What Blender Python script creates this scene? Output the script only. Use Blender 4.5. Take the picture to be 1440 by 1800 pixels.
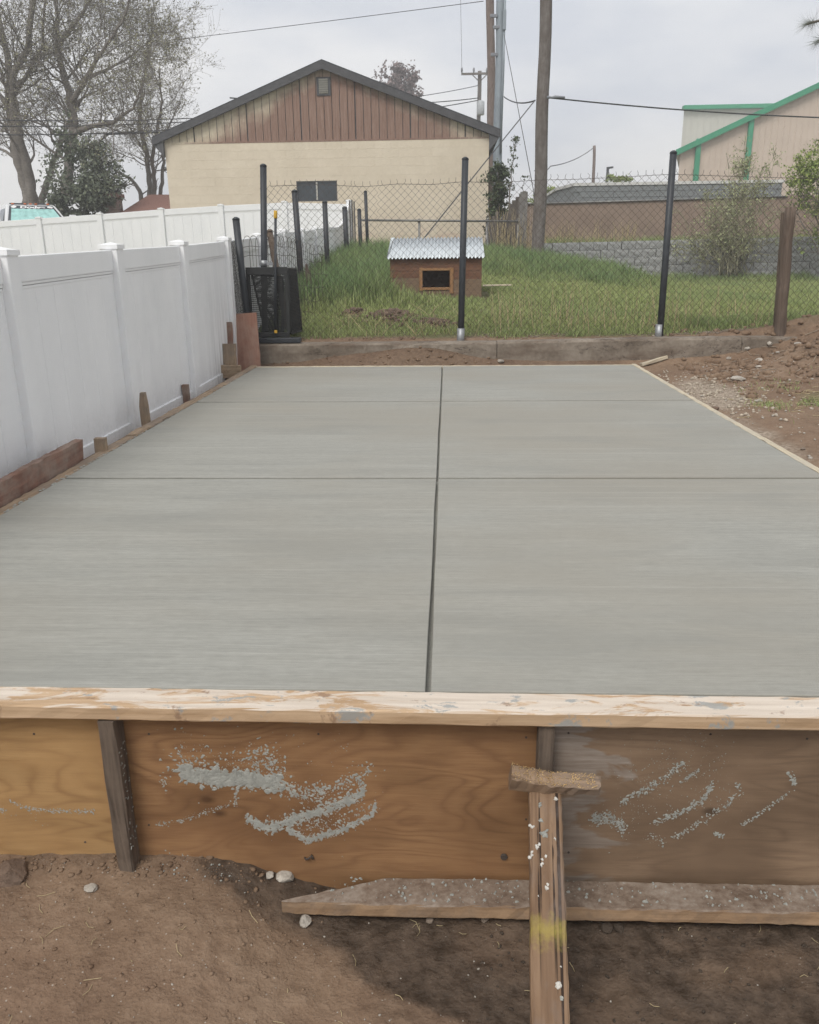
import bpy, bmesh, math, random
import numpy as np
from mathutils import Vector, Matrix

for _o in list(bpy.data.objects):
    bpy.data.objects.remove(_o)
scene = bpy.context.scene
COL = scene.collection

# ------------------------------------------------------------------ camera
FPX = 1442.0                                   # focal length in pixels of the 1440 x 1800 photograph
PITCH, YAW, ROLL = .3007, .0478, -.0126
CAM = np.array([.0461, -1.7882, 1.0133])
_cp, _sp, _cw, _sw = math.cos(PITCH), math.sin(PITCH), math.cos(YAW), math.sin(YAW)
FWD = np.array([-_sw * _cp, _cw * _cp, -_sp])
_R = np.array([_cw, _sw, 0.0])
_U = np.cross(_R, FWD)
RGT = math.cos(ROLL) * _R + math.sin(ROLL) * _U
UPV = math.cos(ROLL) * _U - math.sin(ROLL) * _R
cam_data = bpy.data.cameras.new('camera')
cam_data.sensor_fit = 'VERTICAL'
cam_data.sensor_height = 36.0
cam_data.lens = FPX / 1800.0 * 36.0
cam_data.clip_start = .05
cam_data.clip_end = 2000
cam = bpy.data.objects.new('camera', cam_data)
cam.matrix_world = Matrix((
    (RGT[0], UPV[0], -FWD[0], CAM[0]), (RGT[1], UPV[1], -FWD[1], CAM[1]),
    (RGT[2], UPV[2], -FWD[2], CAM[2]), (0, 0, 0, 1)))
COL.objects.link(cam)
scene.camera = cam

# ------------------------------------------------------------------ sky, sun, exposure
SUN_EL, SUN_AZ = 52.0, 205.0                   # azimuth clockwise from +y: behind the camera, to the left
world = bpy.data.worlds.new('World')
scene.world = world
world.use_nodes = True
wn, wl = world.node_tree.nodes, world.node_tree.links
wn.clear()
w_out = wn.new('ShaderNodeOutputWorld')
w_bg = wn.new('ShaderNodeBackground')
w_bg.inputs['Strength'].default_value = .1
w_sky = wn.new('ShaderNodeTexSky')
w_sky.sky_type = 'NISHITA'
w_sky.sun_disc = False
w_sky.sun_elevation = math.radians(SUN_EL)
w_sky.sun_rotation = math.radians(SUN_AZ)
w_sky.air_density = 1.0
w_sky.dust_density = 3.0
w_tc = wn.new('ShaderNodeTexCoord')
w_map = wn.new('ShaderNodeMapping')
w_map.inputs['Scale'].default_value = (2.3, 2.3, 6.5)
w_map.inputs['Location'].default_value = (.37, .2, .1)
w_no = wn.new('ShaderNodeTexNoise')
w_no.inputs['Scale'].default_value = 1.15
w_no.inputs['Detail'].default_value = 5
w_no.inputs['Roughness'].default_value = .5
w_rp = wn.new('ShaderNodeValToRGB')
w_rp.color_ramp.elements[0].position = .37
w_rp.color_ramp.elements[0].color = (.485, .505, .545, 1)
w_rp.color_ramp.elements[1].position = .64
w_rp.color_ramp.elements[1].color = (.70, .69, .675, 1)
w_sc = wn.new('ShaderNodeMixRGB')
w_sc.blend_type = 'MULTIPLY'
w_sc.inputs[0].default_value = 1
w_sc.inputs[2].default_value = (10, 10, 10, 1)
w_mx = wn.new('ShaderNodeMixRGB')
w_mx.inputs[0].default_value = .93             # closed thin cloud: a trace of the blue comes through
wl.new(w_tc.outputs['Generated'], w_map.inputs['Vector'])
wl.new(w_map.outputs[0], w_no.inputs['Vector'])
wl.new(w_no.outputs['Fac'], w_rp.inputs[0])
wl.new(w_rp.outputs[0], w_sc.inputs[1])
wl.new(w_sky.outputs[0], w_mx.inputs[1])
wl.new(w_sc.outputs[0], w_mx.inputs[2])
wl.new(w_mx.outputs[0], w_bg.inputs['Color'])
wl.new(w_bg.outputs[0], w_out.inputs['Surface'])

sun_data = bpy.data.lights.new('sun', 'SUN')
sun_data.energy = 1.5
sun_data.angle = math.radians(24)
sun_data.color = (1, .965, .91)
sun = bpy.data.objects.new('sun', sun_data)
_e, _a = math.radians(SUN_EL), math.radians(SUN_AZ)
_sd = Vector((math.sin(_a) * math.cos(_e), math.cos(_a) * math.cos(_e), math.sin(_e)))
sun.rotation_euler = _sd.to_track_quat('Z', 'Y').to_euler()
sun.location = (-6, -8, 14)
COL.objects.link(sun)
scene.view_settings.view_transform = 'Standard'
scene.view_settings.look = 'None'
scene.view_settings.gamma = 1
scene.view_settings.exposure = 0.6
scene.view_settings.use_curve_mapping = False
scene.cycles.use_denoising = True
scene.cycles.denoising_input_passes = 'RGB_ALBEDO_NORMAL'
scene.cycles.denoising_prefilter = 'FAST'
scene.render.filter_size = 1.3

# ------------------------------------------------------------------ pixel -> world helpers
def ray(px, py):
    return FWD + RGT * ((px - 720) / FPX) + UPV * ((900 - py) / FPX)
def _on(ax, v, px, py):
    d = ray(px, py)
    return CAM + d * ((v - CAM[ax]) / d[ax])
def atX(v, px, py): return _on(0, v, px, py)
def atY(v, px, py): return _on(1, v, px, py)
def atZ(v, px, py): return _on(2, v, px, py)
def project(P):
    d = P - CAM
    z = d @ FWD
    z = np.where(z < .05, .05, z)
    return 720 + FPX * (d @ RGT) / z, 900 - FPX * (d @ UPV) / z

# ------------------------------------------------------------------ numeric noise
def _hash(ix, iy, s):
    n = (ix.astype(np.int64) * 374761393 + iy.astype(np.int64) * 668265263 + s * 974634541) & 0xffffffff
    n = ((n ^ (n >> 13)) * 1274126177) & 0xffffffff
    n = n ^ (n >> 16)
    return (n & 0xffff) / 65535.0
def vnoise(x, y, s=0):
    x = np.asarray(x, float); y = np.asarray(y, float)
    ix, iy = np.floor(x), np.floor(y)
    fx, fy = x - ix, y - iy
    fx = fx * fx * (3 - 2 * fx); fy = fy * fy * (3 - 2 * fy)
    a, b = _hash(ix, iy, s), _hash(ix + 1, iy, s)
    c, d = _hash(ix, iy + 1, s), _hash(ix + 1, iy + 1, s)
    return (a * (1 - fx) + b * fx) * (1 - fy) + (c * (1 - fx) + d * fx) * fy
def fbm(x, y, s=0, o=4, g=.5):
    t, a, n = 0, 1.0, 0
    for i in range(o):
        t = t + a * vnoise(x * 2 ** i, y * 2 ** i, s + i * 7); n += a; a *= g
    return t / n - .5
def smooth(a, b, x):
    t = np.clip((x - a) / (b - a), 0, 1)
    return t * t * (3 - 2 * t)

# ------------------------------------------------------------------ node material helper
class NM:
    def __init__(s, name):
        s.m = bpy.data.materials.new(name)
        s.m.use_nodes = True
        s.t = s.m.node_tree
        s.n, s.l = s.t.nodes, s.t.links
        s.b = s.n['Principled BSDF']
        s.tc = s.n.new('ShaderNodeTexCoord')
    def _in(s, sock, v):
        if v is None: return
        if isinstance(v, bpy.types.NodeSocket): s.l.new(v, sock)
        elif isinstance(v, (tuple, list)) and len(v) == 3 and sock.type == 'RGBA': sock.default_value = (*v, 1)
        elif sock.type == 'RGBA' and isinstance(v, (int, float)): sock.default_value = (v, v, v, 1)
        else: sock.default_value = v
    def obj(s): return s.tc.outputs['Object']
    def pos(s):
        g = s.n.new('ShaderNodeNewGeometry'); return g.outputs['Position']
    def map(s, v, scale=(1, 1, 1), loc=(0, 0, 0), rot=(0, 0, 0)):
        m = s.n.new('ShaderNodeMapping')
        s.l.new(v, m.inputs['Vector'])
        m.inputs['Scale'].default_value = scale; m.inputs['Location'].default_value = loc
        m.inputs['Rotation'].default_value = rot
        return m.outputs[0]
    def noise(s, v, scale=5, detail=4, rough=.55, dist=0, out='Fac'):
        t = s.n.new('ShaderNodeTexNoise')
        s.l.new(v, t.inputs['Vector'])
        t.inputs['Scale'].default_value = scale; t.inputs['Detail'].default_value = detail
        t.inputs['Roughness'].default_value = rough; t.inputs['Distortion'].default_value = dist
        return t.outputs[out]
    def voro(s, v, scale=5, feature='F1'):
        t = s.n.new('ShaderNodeTexVoronoi'); t.feature = feature
        s.l.new(v, t.inputs['Vector']); t.inputs['Scale'].default_value = scale
        return t.outputs['Distance']
    def ramp(s, f, stops, interp='LINEAR'):
        r = s.n.new('ShaderNodeValToRGB'); r.color_ramp.interpolation = interp
        e = r.color_ramp.elements
        while len(e) < len(stops): e.new(.5)
        for i, (p, c) in enumerate(stops):
            e[i].position = p
            c = (c, c, c) if not isinstance(c, (tuple, list)) else c
            e[i].color = (*c, 1)
        s._in(r.inputs[0], f)
        return r.outputs[0]
    def mix(s, f, a, b, mode='MIX'):
        m = s.n.new('ShaderNodeMixRGB'); m.blend_type = mode
        s._in(m.inputs[0], f); s._in(m.inputs[1], a); s._in(m.inputs[2], b)
        return m.outputs[0]
    def math(s, op, a, b=None, c=None):
        m = s.n.new('ShaderNodeMath'); m.operation = op
        s._in(m.inputs[0], a); s._in(m.inputs[1], b)
        if c is not None: s._in(m.inputs[2], c)
        return m.outputs[0]
    def sep(s, v):
        m = s.n.new('ShaderNodeSeparateXYZ'); s.l.new(v, m.inputs[0]); return m.outputs
    def attr(s, name):
        a = s.n.new('ShaderNodeAttribute'); a.attribute_name = name; return a.outputs['Fac']
    def attrc(s, name):
        a = s.n.new('ShaderNodeAttribute'); a.attribute_name = name; return a.outputs['Color']
    def rand(s):
        return s.n.new('ShaderNodeObjectInfo').outputs['Random']
    def bump(s, h, strength=.5, dist=.01, prev=None):
        b = s.n.new('ShaderNodeBump')
        b.inputs['Strength'].default_value = strength; b.inputs['Distance'].default_value = dist
        s.l.new(h, b.inputs['Height'])
        if prev is not None: s.l.new(prev, b.inputs['Normal'])
        return b.outputs[0]
    def out(s, color, rough=.8, normal=None, spec=.3, metal=0):
        s._in(s.b.inputs['Base Color'], color)
        s._in(s.b.inputs['Roughness'], rough)
        s._in(s.b.inputs['Specular IOR Level'], spec)
        s._in(s.b.inputs['Metallic'], metal)
        if normal is not None: s.l.new(normal, s.b.inputs['Normal'])
        return s.m

def plain(name, c, rough=.7, var=.12, scale=8, spec=.3, metal=0, bump=.0):
    k = NM(name)
    n = k.noise(k.obj(), scale, 5, .6)
    col = k.mix(k.ramp(n, [(.3, 0.0), (.7, 1.0)]), tuple(x * (1 - var) for x in c), tuple(min(1, x * (1 + var)) for x in c))
    nm = k.bump(k.noise(k.obj(), scale * 6, 3), bump, .01) if bump else None
    return k.out(col, rough, nm, spec, metal)

def wood(name, light, dark, grain=1.0, rough=.8, dirt=None, dirt_amt=.5, seed=0., split=.5):
    """lumber: grain runs along local X"""
    k = NM(name)
    o = k.map(k.obj(), (1, 1, 1), (seed, seed * .7, seed * 1.3))
    g = k.noise(k.map(o, (1.2, 26 * grain, 26 * grain)), 2.2, 6, .62, .35)
    rings = k.noise(k.map(o, (.55, 7 * grain, 7 * grain)), 2.0, 2, .5, .5)
    rr = k.math('PINGPONG', k.math('MULTIPLY', rings, 9.0), .5)
    f = k.math('ADD', k.math('MULTIPLY', g, .75), k.math('MULTIPLY', rr, .5))
    col = k.ramp(f, [(.25, dark), (.5, tuple((a + b) / 2 for a, b in zip(light, dark))), (.72, light)])
    cr = k.noise(k.map(o, (.8, 60 * grain, 60 * grain)), 1.6, 3, .5)
    crack = k.ramp(cr, [(.30, 1.0), (.345, 0.0)])
    col = k.mix(k.math('MULTIPLY', crack, split), col, tuple(x * .22 for x in dark))
    big = k.noise(o, 5.5, 5, .65)
    if dirt is not None:
        col = k.mix(k.math('MULTIPLY', k.ramp(big, [(.42, 0.0), (.62, 1.0)]), dirt_amt), col, dirt)
    h = k.math('SUBTRACT', f, k.math('MULTIPLY', crack, .8))
    return k.out(col, rough, k.bump(h, .55, .004), .25)

# ------------------------------------------------------------------ object helpers
WM = {}
def finish(o, name, mesh, m, parent=None, M=None):
    if isinstance(m, str): m = MAT[m]
    if m is not None and not mesh.materials: mesh.materials.append(m)
    ob = bpy.data.objects.new(name, mesh)
    COL.objects.link(ob)
    M = M if M is not None else Matrix()
    WM[ob.name] = M.copy()
    if parent is not None:
        ob.parent = parent
        ob.matrix_parent_inverse = WM[parent.name].inverted()
    ob.matrix_basis = M
    return ob
def add(name, mesh, m, parent=None, M=None, label=None, cat=None, group=None, kind=None):
    ob = finish(None, name, mesh, m, parent, M)
    return tag(ob, label, cat, group, kind)
def tag(ob, label=None, cat=None, group=None, kind=None):
    if label: ob['label'] = label
    if cat: ob['category'] = cat
    if group: ob['group'] = group
    if kind: ob['kind'] = kind
    return ob
def thing(name, loc, label, cat, group=None):
    ob = bpy.data.objects.new(name, None)
    ob.empty_display_size = .1
    COL.objects.link(ob)
    M = Matrix.Translation(Vector(loc))
    ob.matrix_basis = M
    WM[ob.name] = M
    return tag(ob, label, cat, group)

def mesh_np(name, V, F, smooth_=False):
    """V (n,3), F (m,k) all faces the same size"""
    V = np.ascontiguousarray(V, dtype=np.float32); F = np.ascontiguousarray(F, dtype=np.int32)
    me = bpy.data.meshes.new(name)
    k = F.shape[1]
    me.vertices.add(len(V)); me.vertices.foreach_set('co', V.ravel())
    me.loops.add(F.size); me.loops.foreach_set('vertex_index', F.ravel())
    me.polygons.add(len(F))
    me.polygons.foreach_set('loop_start', np.arange(0, F.size, k, dtype=np.int32))
    me.polygons.foreach_set('loop_total', np.full(len(F), k, dtype=np.int32))
    if smooth_: me.polygons.foreach_set('use_smooth', np.ones(len(F), dtype=bool))
    me.update(calc_edges=True)
    return me
def fattr(me, name, v):
    a = me.attributes.new(name, 'FLOAT', 'POINT')
    a.data.foreach_set('value', np.ascontiguousarray(v, dtype=np.float32))

class MB:
    def __init__(s): s.v, s.f, s.sm = [], [], []
    def box(s, c, d, M=None, ch=0.0):
        """chamfer-free box, centre c, size d"""
        b = len(s.v)
        for z in (-.5, .5):
            for y in (-.5, .5):
                for x in (-.5, .5):
                    p = Vector((c[0] + x * d[0], c[1] + y * d[1], c[2] + z * d[2]))
                    s.v.append(tuple(M @ p) if M else tuple(p))
        for q in ((0, 2, 3, 1), (4, 5, 7, 6), (0, 1, 5, 4), (2, 6, 7, 3), (0, 4, 6, 2), (1, 3, 7, 5)):
            s.f.append(tuple(b + i for i in q)); s.sm.append(False)
        return s
    def box2(s, a, b): return s.box([(i + j) / 2 for i, j in zip(a, b)], [abs(j - i) for i, j in zip(a, b)])
    def tube(s, pts, r, k=6, cap=True, smooth_=True):
        pts = [Vector(p) for p in pts]
        rs = r if isinstance(r, (list, tuple)) else [r] * len(pts)
        base = len(s.v)
        ref = None
        for i, p in enumerate(pts):
            t = (pts[min(i + 1, len(pts) - 1)] - pts[max(i - 1, 0)])
            if t.length < 1e-9: t = Vector((0, 0, 1))
            t.normalize()
            if ref is None:
                ref = Vector((1, 0, 0)) if abs(t.x) < .8 else Vector((0, 1, 0))
            u = (ref - t * ref.dot(t)).normalized(); w = t.cross(u)
            ref = u
            for j in range(k):
                a = 2 * math.pi * j / k
                s.v.append(tuple(p + u * (math.cos(a) * rs[i]) + w * (math.sin(a) * rs[i])))
        for i in range(len(pts) - 1):
            for j in range(k):
                a, b = base + i * k + j, base + i * k + (j + 1) % k
                s.f.append((a, b, b + k, a + k)); s.sm.append(smooth_)
        if cap:
            s.f.append(tuple(base + j for j in range(k))[::-1]); s.sm.append(False)
            e = base + (len(pts) - 1) * k
            s.f.append(tuple(e + j for j in range(k))); s.sm.append(False)
        return s
    def poly(s, pts, sm=False):
        b = len(s.v)
        s.v += [tuple(p) for p in pts]
        s.f.append(tuple(range(b, b + len(pts)))); s.sm.append(sm)
        return s
    def prism(s, pts, d):
        """closed polygon pts (3D, planar) extruded by vector d"""
        b, n = len(s.v), len(pts)
        d = Vector(d)
        s.v += [tuple(p) for p in pts] + [tuple(Vector(p) + d) for p in pts]
        s.f.append(tuple(range(b, b + n))[::-1]); s.sm.append(False)
        s.f.append(tuple(range(b + n, b + 2 * n))); s.sm.append(False)
        for i in range(n):
            j = (i + 1) % n
            s.f.append((b + i, b + j, b + n + j, b + n + i)); s.sm.append(False)
        return s
    def mesh(s, name='mesh', bevel=0.0, seg=1, recalc=True):
        me = bpy.data.meshes.new(name)
        me.from_pydata(s.v, [], s.f)
        me.polygons.foreach_set('use_smooth', s.sm)
        if bevel or recalc:
            bm = bmesh.new(); bm.from_mesh(me)
            if recalc: bmesh.ops.recalc_face_normals(bm, faces=bm.faces)
            if bevel:
                bmesh.ops.bevel(bm, geom=list(bm.edges), offset=bevel, segments=seg, profile=.5, affect='EDGES', clamp_overlap=True)
            bm.to_mesh(me); bm.free()
        me.update()
        return me

def frame(p0, p1, up):
    """matrix with local X along p0->p1 and local Z close to up, origin p0"""
    p0, p1 = Vector(p0), Vector(p1)
    x = (p1 - p0); L = x.length; x.normalize()
    up = Vector(up)
    z = (up - x * up.dot(x)).normalized()
    y = z.cross(x)
    M = Matrix(((x.x, y.x, z.x, p0.x), (x.y, y.y, z.y, p0.y), (x.z, y.z, z.z, p0.z), (0, 0, 0, 1)))
    return M, L
_seed = [1]
def board_mesh(L, w, t, jit=.0015, ch=.003, n=None, warp=.0, taper0=None, taper1=None, endjit=0.0):
    """lumber in local axes: length X, width Y, thickness Z (top at +t/2), rounded edges, uneven"""
    rng = random.Random(_seed[0]); _seed[0] += 1
    n = n or max(3, min(60, int(L / .07)))
    V, F = [], []
    cs = [(-w / 2, -t / 2 + ch), (-w / 2, t / 2 - ch), (-w / 2 + ch, t / 2), (w / 2 - ch, t / 2),
          (w / 2, t / 2 - ch), (w / 2, -t / 2 + ch), (w / 2 - ch, -t / 2), (-w / 2 + ch, -t / 2)]
    xs = [i / (n - 1) for i in range(n)]
    ph = rng.random() * 6
    off = [[rng.uniform(-1, 1) for _ in cs] for _ in range(n)]
    ej = [rng.uniform(0, endjit) for _ in cs]
    for i, s in enumerate(xs):
        sc = 1.0
        yo = 0
        if taper1 and s > 1 - taper1[0] / L:
            q = (s - 1 + taper1[0] / L) / (taper1[0] / L)
            sc = 1 - q * (1 - taper1[1])
        if taper0 and s < taper0[0] / L:
            q = 1 - s / (taper0[0] / L)
            sc = 1 - q * (1 - taper0[1]); yo = (taper0[2] * w * q if len(taper0) > 2 else 0)
        wz = math.sin(ph + s * 5) * warp; wy = math.cos(ph + s * 4) * warp
        for j, (y, z) in enumerate(cs):
            x = s * L
            if i == n - 1: x += ej[j]
            V.append((x, y * sc + yo + wy + off[i][j] * jit, z + wz + off[i][(j + 3) % 8] * jit * .7))
    k = 8
    for i in range(n - 1):
        for j in range(k):
            a, b = i * k + j, i * k + (j + 1) % k
            F.append((a, b, b + k, a + k))
    F.append(tuple(range(k))); F.append(tuple((n - 1) * k + j for j in range(k))[::-1])
    me = bpy.data.meshes.new('board')
    me.from_pydata(V, [], F)
    bm = bmesh.new(); bm.from_mesh(me); bmesh.ops.recalc_face_normals(bm, faces=bm.faces); bm.to_mesh(me); bm.free()
    return me
def board(name, p0, p1, w, t, up, m, parent=None, label=None, cat=None, group=None, **kw):
    M, L = frame(p0, p1, up)
    return add(name, board_mesh(L, w, t, **kw), m, parent, M, label, cat, group)

def rock_mesh(rng, size, flat=.7, sub=2, rough=.28):
    bm = bmesh.new()
    bmesh.ops.create_icosphere(bm, subdivisions=sub, radius=1)
    cuts = [(Vector((rng.gauss(0, 1), rng.gauss(0, 1), rng.gauss(0, 1))).normalized(), rng.uniform(.55, .9)) for _ in range(9)]
    ax = (rng.uniform(.8, 1.25), rng.uniform(.7, 1.05), flat * rng.uniform(.8, 1.1))
    for v in bm.verts:
        p = v.co.copy()
        for d, h in cuts:
            q = p.dot(d)
            if q > h: p -= d * (q - h)
        p *= 1 + rng.uniform(-rough, rough) * .25
        v.co = Vector((p.x * ax[0], p.y * ax[1], p.z * ax[2])) * size
    me = bpy.data.meshes.new('rock'); bm.to_mesh(me); bm.free()
    return me

# ------------------------------------------------------------------ materials
MAT = {}
def m_concrete():
    k = NM('fresh_concrete')
    p = k.pos()
    fine = k.noise(k.map(p, (5, 130, 1)), 1.0, 4, .6)
    mid = k.noise(k.map(p, (.7, 14, 1)), 1.0, 5, .62, .5)
    big = k.noise(k.map(p, (.5, .8, 1), (3.1, 1.7, 0)), 1.0, 4, .55)
    mott = k.noise(k.map(p, (22, 60, 1)), 1.0, 5, .7)
    f = k.math('ADD', k.math('MULTIPLY', fine, .34), k.math('MULTIPLY', mid, .34))
    f = k.math('ADD', f, k.math('MULTIPLY', mott, .32))
    col = k.ramp(f, [(.34, (.220, .218, .194)), (.5, (.292, .289, .259)), (.66, (.362, .358, .325))])
    col = k.mix(k.ramp(big, [(.40, 0.0), (.62, .60)]), col, (.270, .250, .208))
    damp = k.noise(k.map(p, (.9, 3.2, 1), (8.3, 2.2, 0)), 1.0, 5, .6, .8)
    col = k.mix(k.ramp(damp, [(.50, 0.0), (.68, .36)]), col, (.215, .215, .195))
    pale = k.noise(k.map(p, (.45, 34, 1), (1.1, 5.2, 0)), 1.0, 4, .6, .3)
    col = k.mix(k.ramp(pale, [(.56, 0.0), (.72, .30)]), col, (.42, .415, .38))
    pit = k.voro(k.map(p, (5.3, 5.3, 1)), 1.0)
    col = k.mix(k.ramp(pit, [(.006, .8), (.014, 0.0)]), col, (.09, .09, .085))
    rough = k.ramp(mid, [(.3, .62), (.7, .82)])
    h = k.math('ADD', k.math('MULTIPLY', fine, .6), k.math('MULTIPLY', mid, .6))
    nb = k.bump(h, .35, .004)
    nb = k.bump(mott, .12, .004, nb)
    return k.out(col, rough, nb, .35)
MAT['concrete'] = m_concrete()

def m_ground():
    k = NM('soil')
    p = k.pos()
    n1 = k.noise(p, 2.2, 6, .6)
    n2 = k.noise(p, 24, 5, .65)
    n3 = k.noise(p, 110, 3, .6)
    f = k.math('ADD', k.math('MULTIPLY', n1, .5), k.math('ADD', k.math('MULTIPLY', n2, .35), k.math('MULTIPLY', n3, .15)))
    col = k.ramp(f, [(.36, (.135, .087, .056)), (.5, (.203, .137, .091)), (.66, (.275, .196, .136))])
    red = k.noise(k.map(p, (1, 1, 1), (7, 3, 0)), 1.3, 3)
    col = k.mix(k.ramp(red, [(.45, 0.0), (.65, .25)]), col, (.19, .115, .082))
    specks = k.voro(p, 46)
    col = k.mix(k.ramp(specks, [(.07, .75), (.12, 0.0)]), col, (.42, .37, .31))
    wet = k.attr('wet')
    col = k.mix(wet, col, k.ramp(n2, [(.35, (.046, .032, .022)), (.65, (.105, .075, .054))]))
    grav = k.attr('gravel')
    gcol = k.ramp(k.noise(p, 38, 3, .6), [(.38, (.20, .155, .115)), (.62, (.38, .315, .25))])
    col = k.mix(grav, col, gcol)
    gr = k.attr('grass')
    g1 = k.ramp(n2, [(.35, (.10, .095, .045)), (.65, (.15, .155, .065))])
    col = k.mix(gr, col, g1)
    rough = k.mix(wet, .95, k.ramp(n2, [(.35, .5), (.65, .85)]))
    nb = k.bump(n2, .6, .02)
    nb = k.bump(n3, .6, .007, nb)
    return k.out(col, rough, nb, .25)
MAT['ground'] = m_ground()

def m_plywood(name, light, mid, dark, seed, kind):
    k = NM(name)
    o = k.map(k.obj(), (1, 1, 1), (seed, 0, seed * .37))
    n = k.noise(k.map(o, (1.15, 1, 4.6)), 1.25, 2, .45, .55)
    rg = k.math('PINGPONG', k.math('MULTIPLY', n, 15.0), .5)
    fine = k.noise(k.map(o, (4.0, 30, 75)), 2.2, 6, .68)
    f = k.math('ADD', k.math('MULTIPLY', rg, .35), k.math('MULTIPLY', fine, .9))
    col = k.ramp(f, [(.34, mid), (.50, tuple((a + b) / 2 for a, b in zip(mid, light))), (.66, light)])
    late = k.ramp(rg, [(0, 1.0), (.10, .55), (.22, 0.0)])
    lv = k.ramp(k.noise(k.map(o, (2.2, 1, 5)), 1.6, 3, .6), [(.35, .08), (.65, .55)])
    col = k.mix(k.math('MULTIPLY', late, lv), col, dark)
    pore = k.ramp(k.noise(k.map(o, (9, 30, 240)), 1.5, 3, .6), [(.30, .55), (.40, 0.0)])
    col = k.mix(pore, col, dark)
    blot = k.noise(k.map(o, (1.4, 1, 2.4), (2, 0, 5)), 1.7, 4, .6)
    col = k.mix(k.ramp(blot, [(.40, 0.0), (.62, .75)]), col, mid)
    kn = k.voro(k.map(o, (3.1, 1, 5.5), (1.3, 0, .4)), 1.0)
    col = k.mix(k.ramp(kn, [(.035, .85), (.06, .35), (.085, 0.0)]), col, tuple(x * .5 for x in dark))
    sx = k.sep(k.obj())
    if kind == 'left':                         # greyed strip beside the stake
        g = k.math('ADD', sx[0], k.math('MULTIPLY', k.math('SUBTRACT', fine, .5), .05))
        col = k.mix(k.ramp(g, [(1.10, 0.0), (1.13, .55)]), col, (.22, .17, .12))
    if kind == 'right':                        # bleached end of the sheet with a torn, flame-shaped edge
        tw = k.noise(k.map(o, (1.6, 1, 5.5), (0, 0, 2)), 1.5, 5, .62, .9)
        g = k.math('SUBTRACT', sx[0], k.math('MULTIPLY', k.math('SUBTRACT', tw, .35), .62))
        pale = k.ramp(fine, [(.35, (.22, .175, .14)), (.65, (.33, .28, .24))])
        col = k.mix(k.ramp(g, [(-.05, .95), (.03, 0.0)]), col, pale)
    damp = k.noise(k.map(o, (1, 1, 1.6), (4, 1, 1)), 2.4, 3, .5)
    col = k.mix(k.ramp(damp, [(.5, 0.0), (.7, .5)]), col, tuple(x * .6 for x in dark))
    return k.out(col, k.ramp(damp, [(.4, .75), (.7, .5)]), k.bump(f, .25, .002), .3)
MAT['ply_left'] = m_plywood('plywood_pale', (.44, .275, .125), (.36, .21, .09), (.23, .125, .055), 1.3, 'left')
MAT['ply_mid'] = m_plywood('plywood_brown', (.305, .172, .082), (.225, .118, .056), (.135, .068, .034), 5.1, 'mid')
MAT['ply_right'] = m_plywood('plywood_weathered', (.275, .188, .122), (.21, .140, .090), (.135, .088, .057), 9.4, 'right')

def m_topboard():
    k = NM('form_lumber_smeared')
    o = k.obj()
    g = k.noise(k.map(o, (1.2, 26, 26)), 2.2, 6, .62, .35)
    col = k.ramp(g, [(.3, (.36, .235, .135)), (.7, (.56, .41, .27))])
    s = k.noise(k.map(o, (2.2, 9, 5)), 1.6, 6, .68, .8)
    x = k.sep(o)[0]
    upf = k.ramp(k.sep(k.n.new('ShaderNodeNewGeometry').outputs['Normal'])[2], [(.35, 0.0), (.75, 1.0)])
    s2 = k.math('ADD', s, k.math('MULTIPLY', x, .035))
    col = k.mix(k.math('MULTIPLY', upf, k.ramp(s2, [(.515, 0.0), (.56, .93)])), col, k.ramp(g, [(.3, (.50, .43, .355)), (.7, (.66, .59, .51))]))
    s3 = k.noise(k.map(o, (6, 12, 5), (3, 1, 0)), 1.7, 6, .7, .4)
    s3 = k.math('ADD', s3, k.math('MULTIPLY', x, .012))
    col = k.mix(k.ramp(s3, [(.60, 0.0), (.64, .85)]), col, (.30, .31, .30))
    s4 = k.noise(k.map(o, (8, 14, 5), (9, 1, 0)), 1.4, 5, .7)
    col = k.mix(k.ramp(s4, [(.62, 0.0), (.67, .7)]), col, (.24, .15, .10))
    return k.out(col, .85, k.bump(k.math('ADD', g, s), .4, .003), .25)
MAT['topboard'] = m_topboard()
MAT['stake_dark'] = wood('weathered_dark_lumber', (.155, .118, .090), (.062, .046, .036), 1.2, .85, (.20, .155, .12), .4, 2.2)
MAT['lumber'] = wood('form_lumber', (.40, .30, .205), (.25, .175, .115), 1, .85, (.21, .17, .14), .75, 4.1)
MAT['lumber_pale'] = wood('form_lumber_pale', (.60, .53, .40), (.44, .37, .26), 1, .85, (.38, .36, .31), .5, 6.3)
MAT['lumber_red'] = wood('form_lumber_red', (.28, .155, .115), (.15, .08, .06), 1, .85, (.30, .25, .21), .7, 8.8)
def m_sill():
    k = NM('dusty_plank')
    o = k.obj()
    g = k.noise(k.map(o, (1.2, 26, 26)), 2.2, 6, .62, .35)
    raw = k.ramp(g, [(.3, (.22, .135, .078)), (.7, (.37, .25, .155))])
    n = k.noise(o, 9, 6, .7); n2 = k.noise(o, 60, 4, .65)
    dust = k.ramp(k.math('ADD', k.math('MULTIPLY', n, .6), k.math('MULTIPLY', n2, .4)), [(.38, (.13, .09, .065)), (.5, (.205, .156, .120)), (.64, (.30, .25, .207))])
    up = k.ramp(k.sep(k.n.new('ShaderNodeNewGeometry').outputs['Normal'])[2], [(.3, 0.0), (.7, 1.0)])
    col = k.mix(up, k.mix(k.ramp(n, [(.48, 0.0), (.66, .6)]), raw, (.17, .13, .10)), dust)
    return k.out(col, .92, k.bump(k.math('ADD', n2, g), .5, .004), .2)
MAT['sill'] = m_sill()
MAT['sill_edge'] = wood('raw_lumber_edge', (.40, .26, .15), (.24, .14, .08), 1, .85, None, 0, 7.7)
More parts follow.
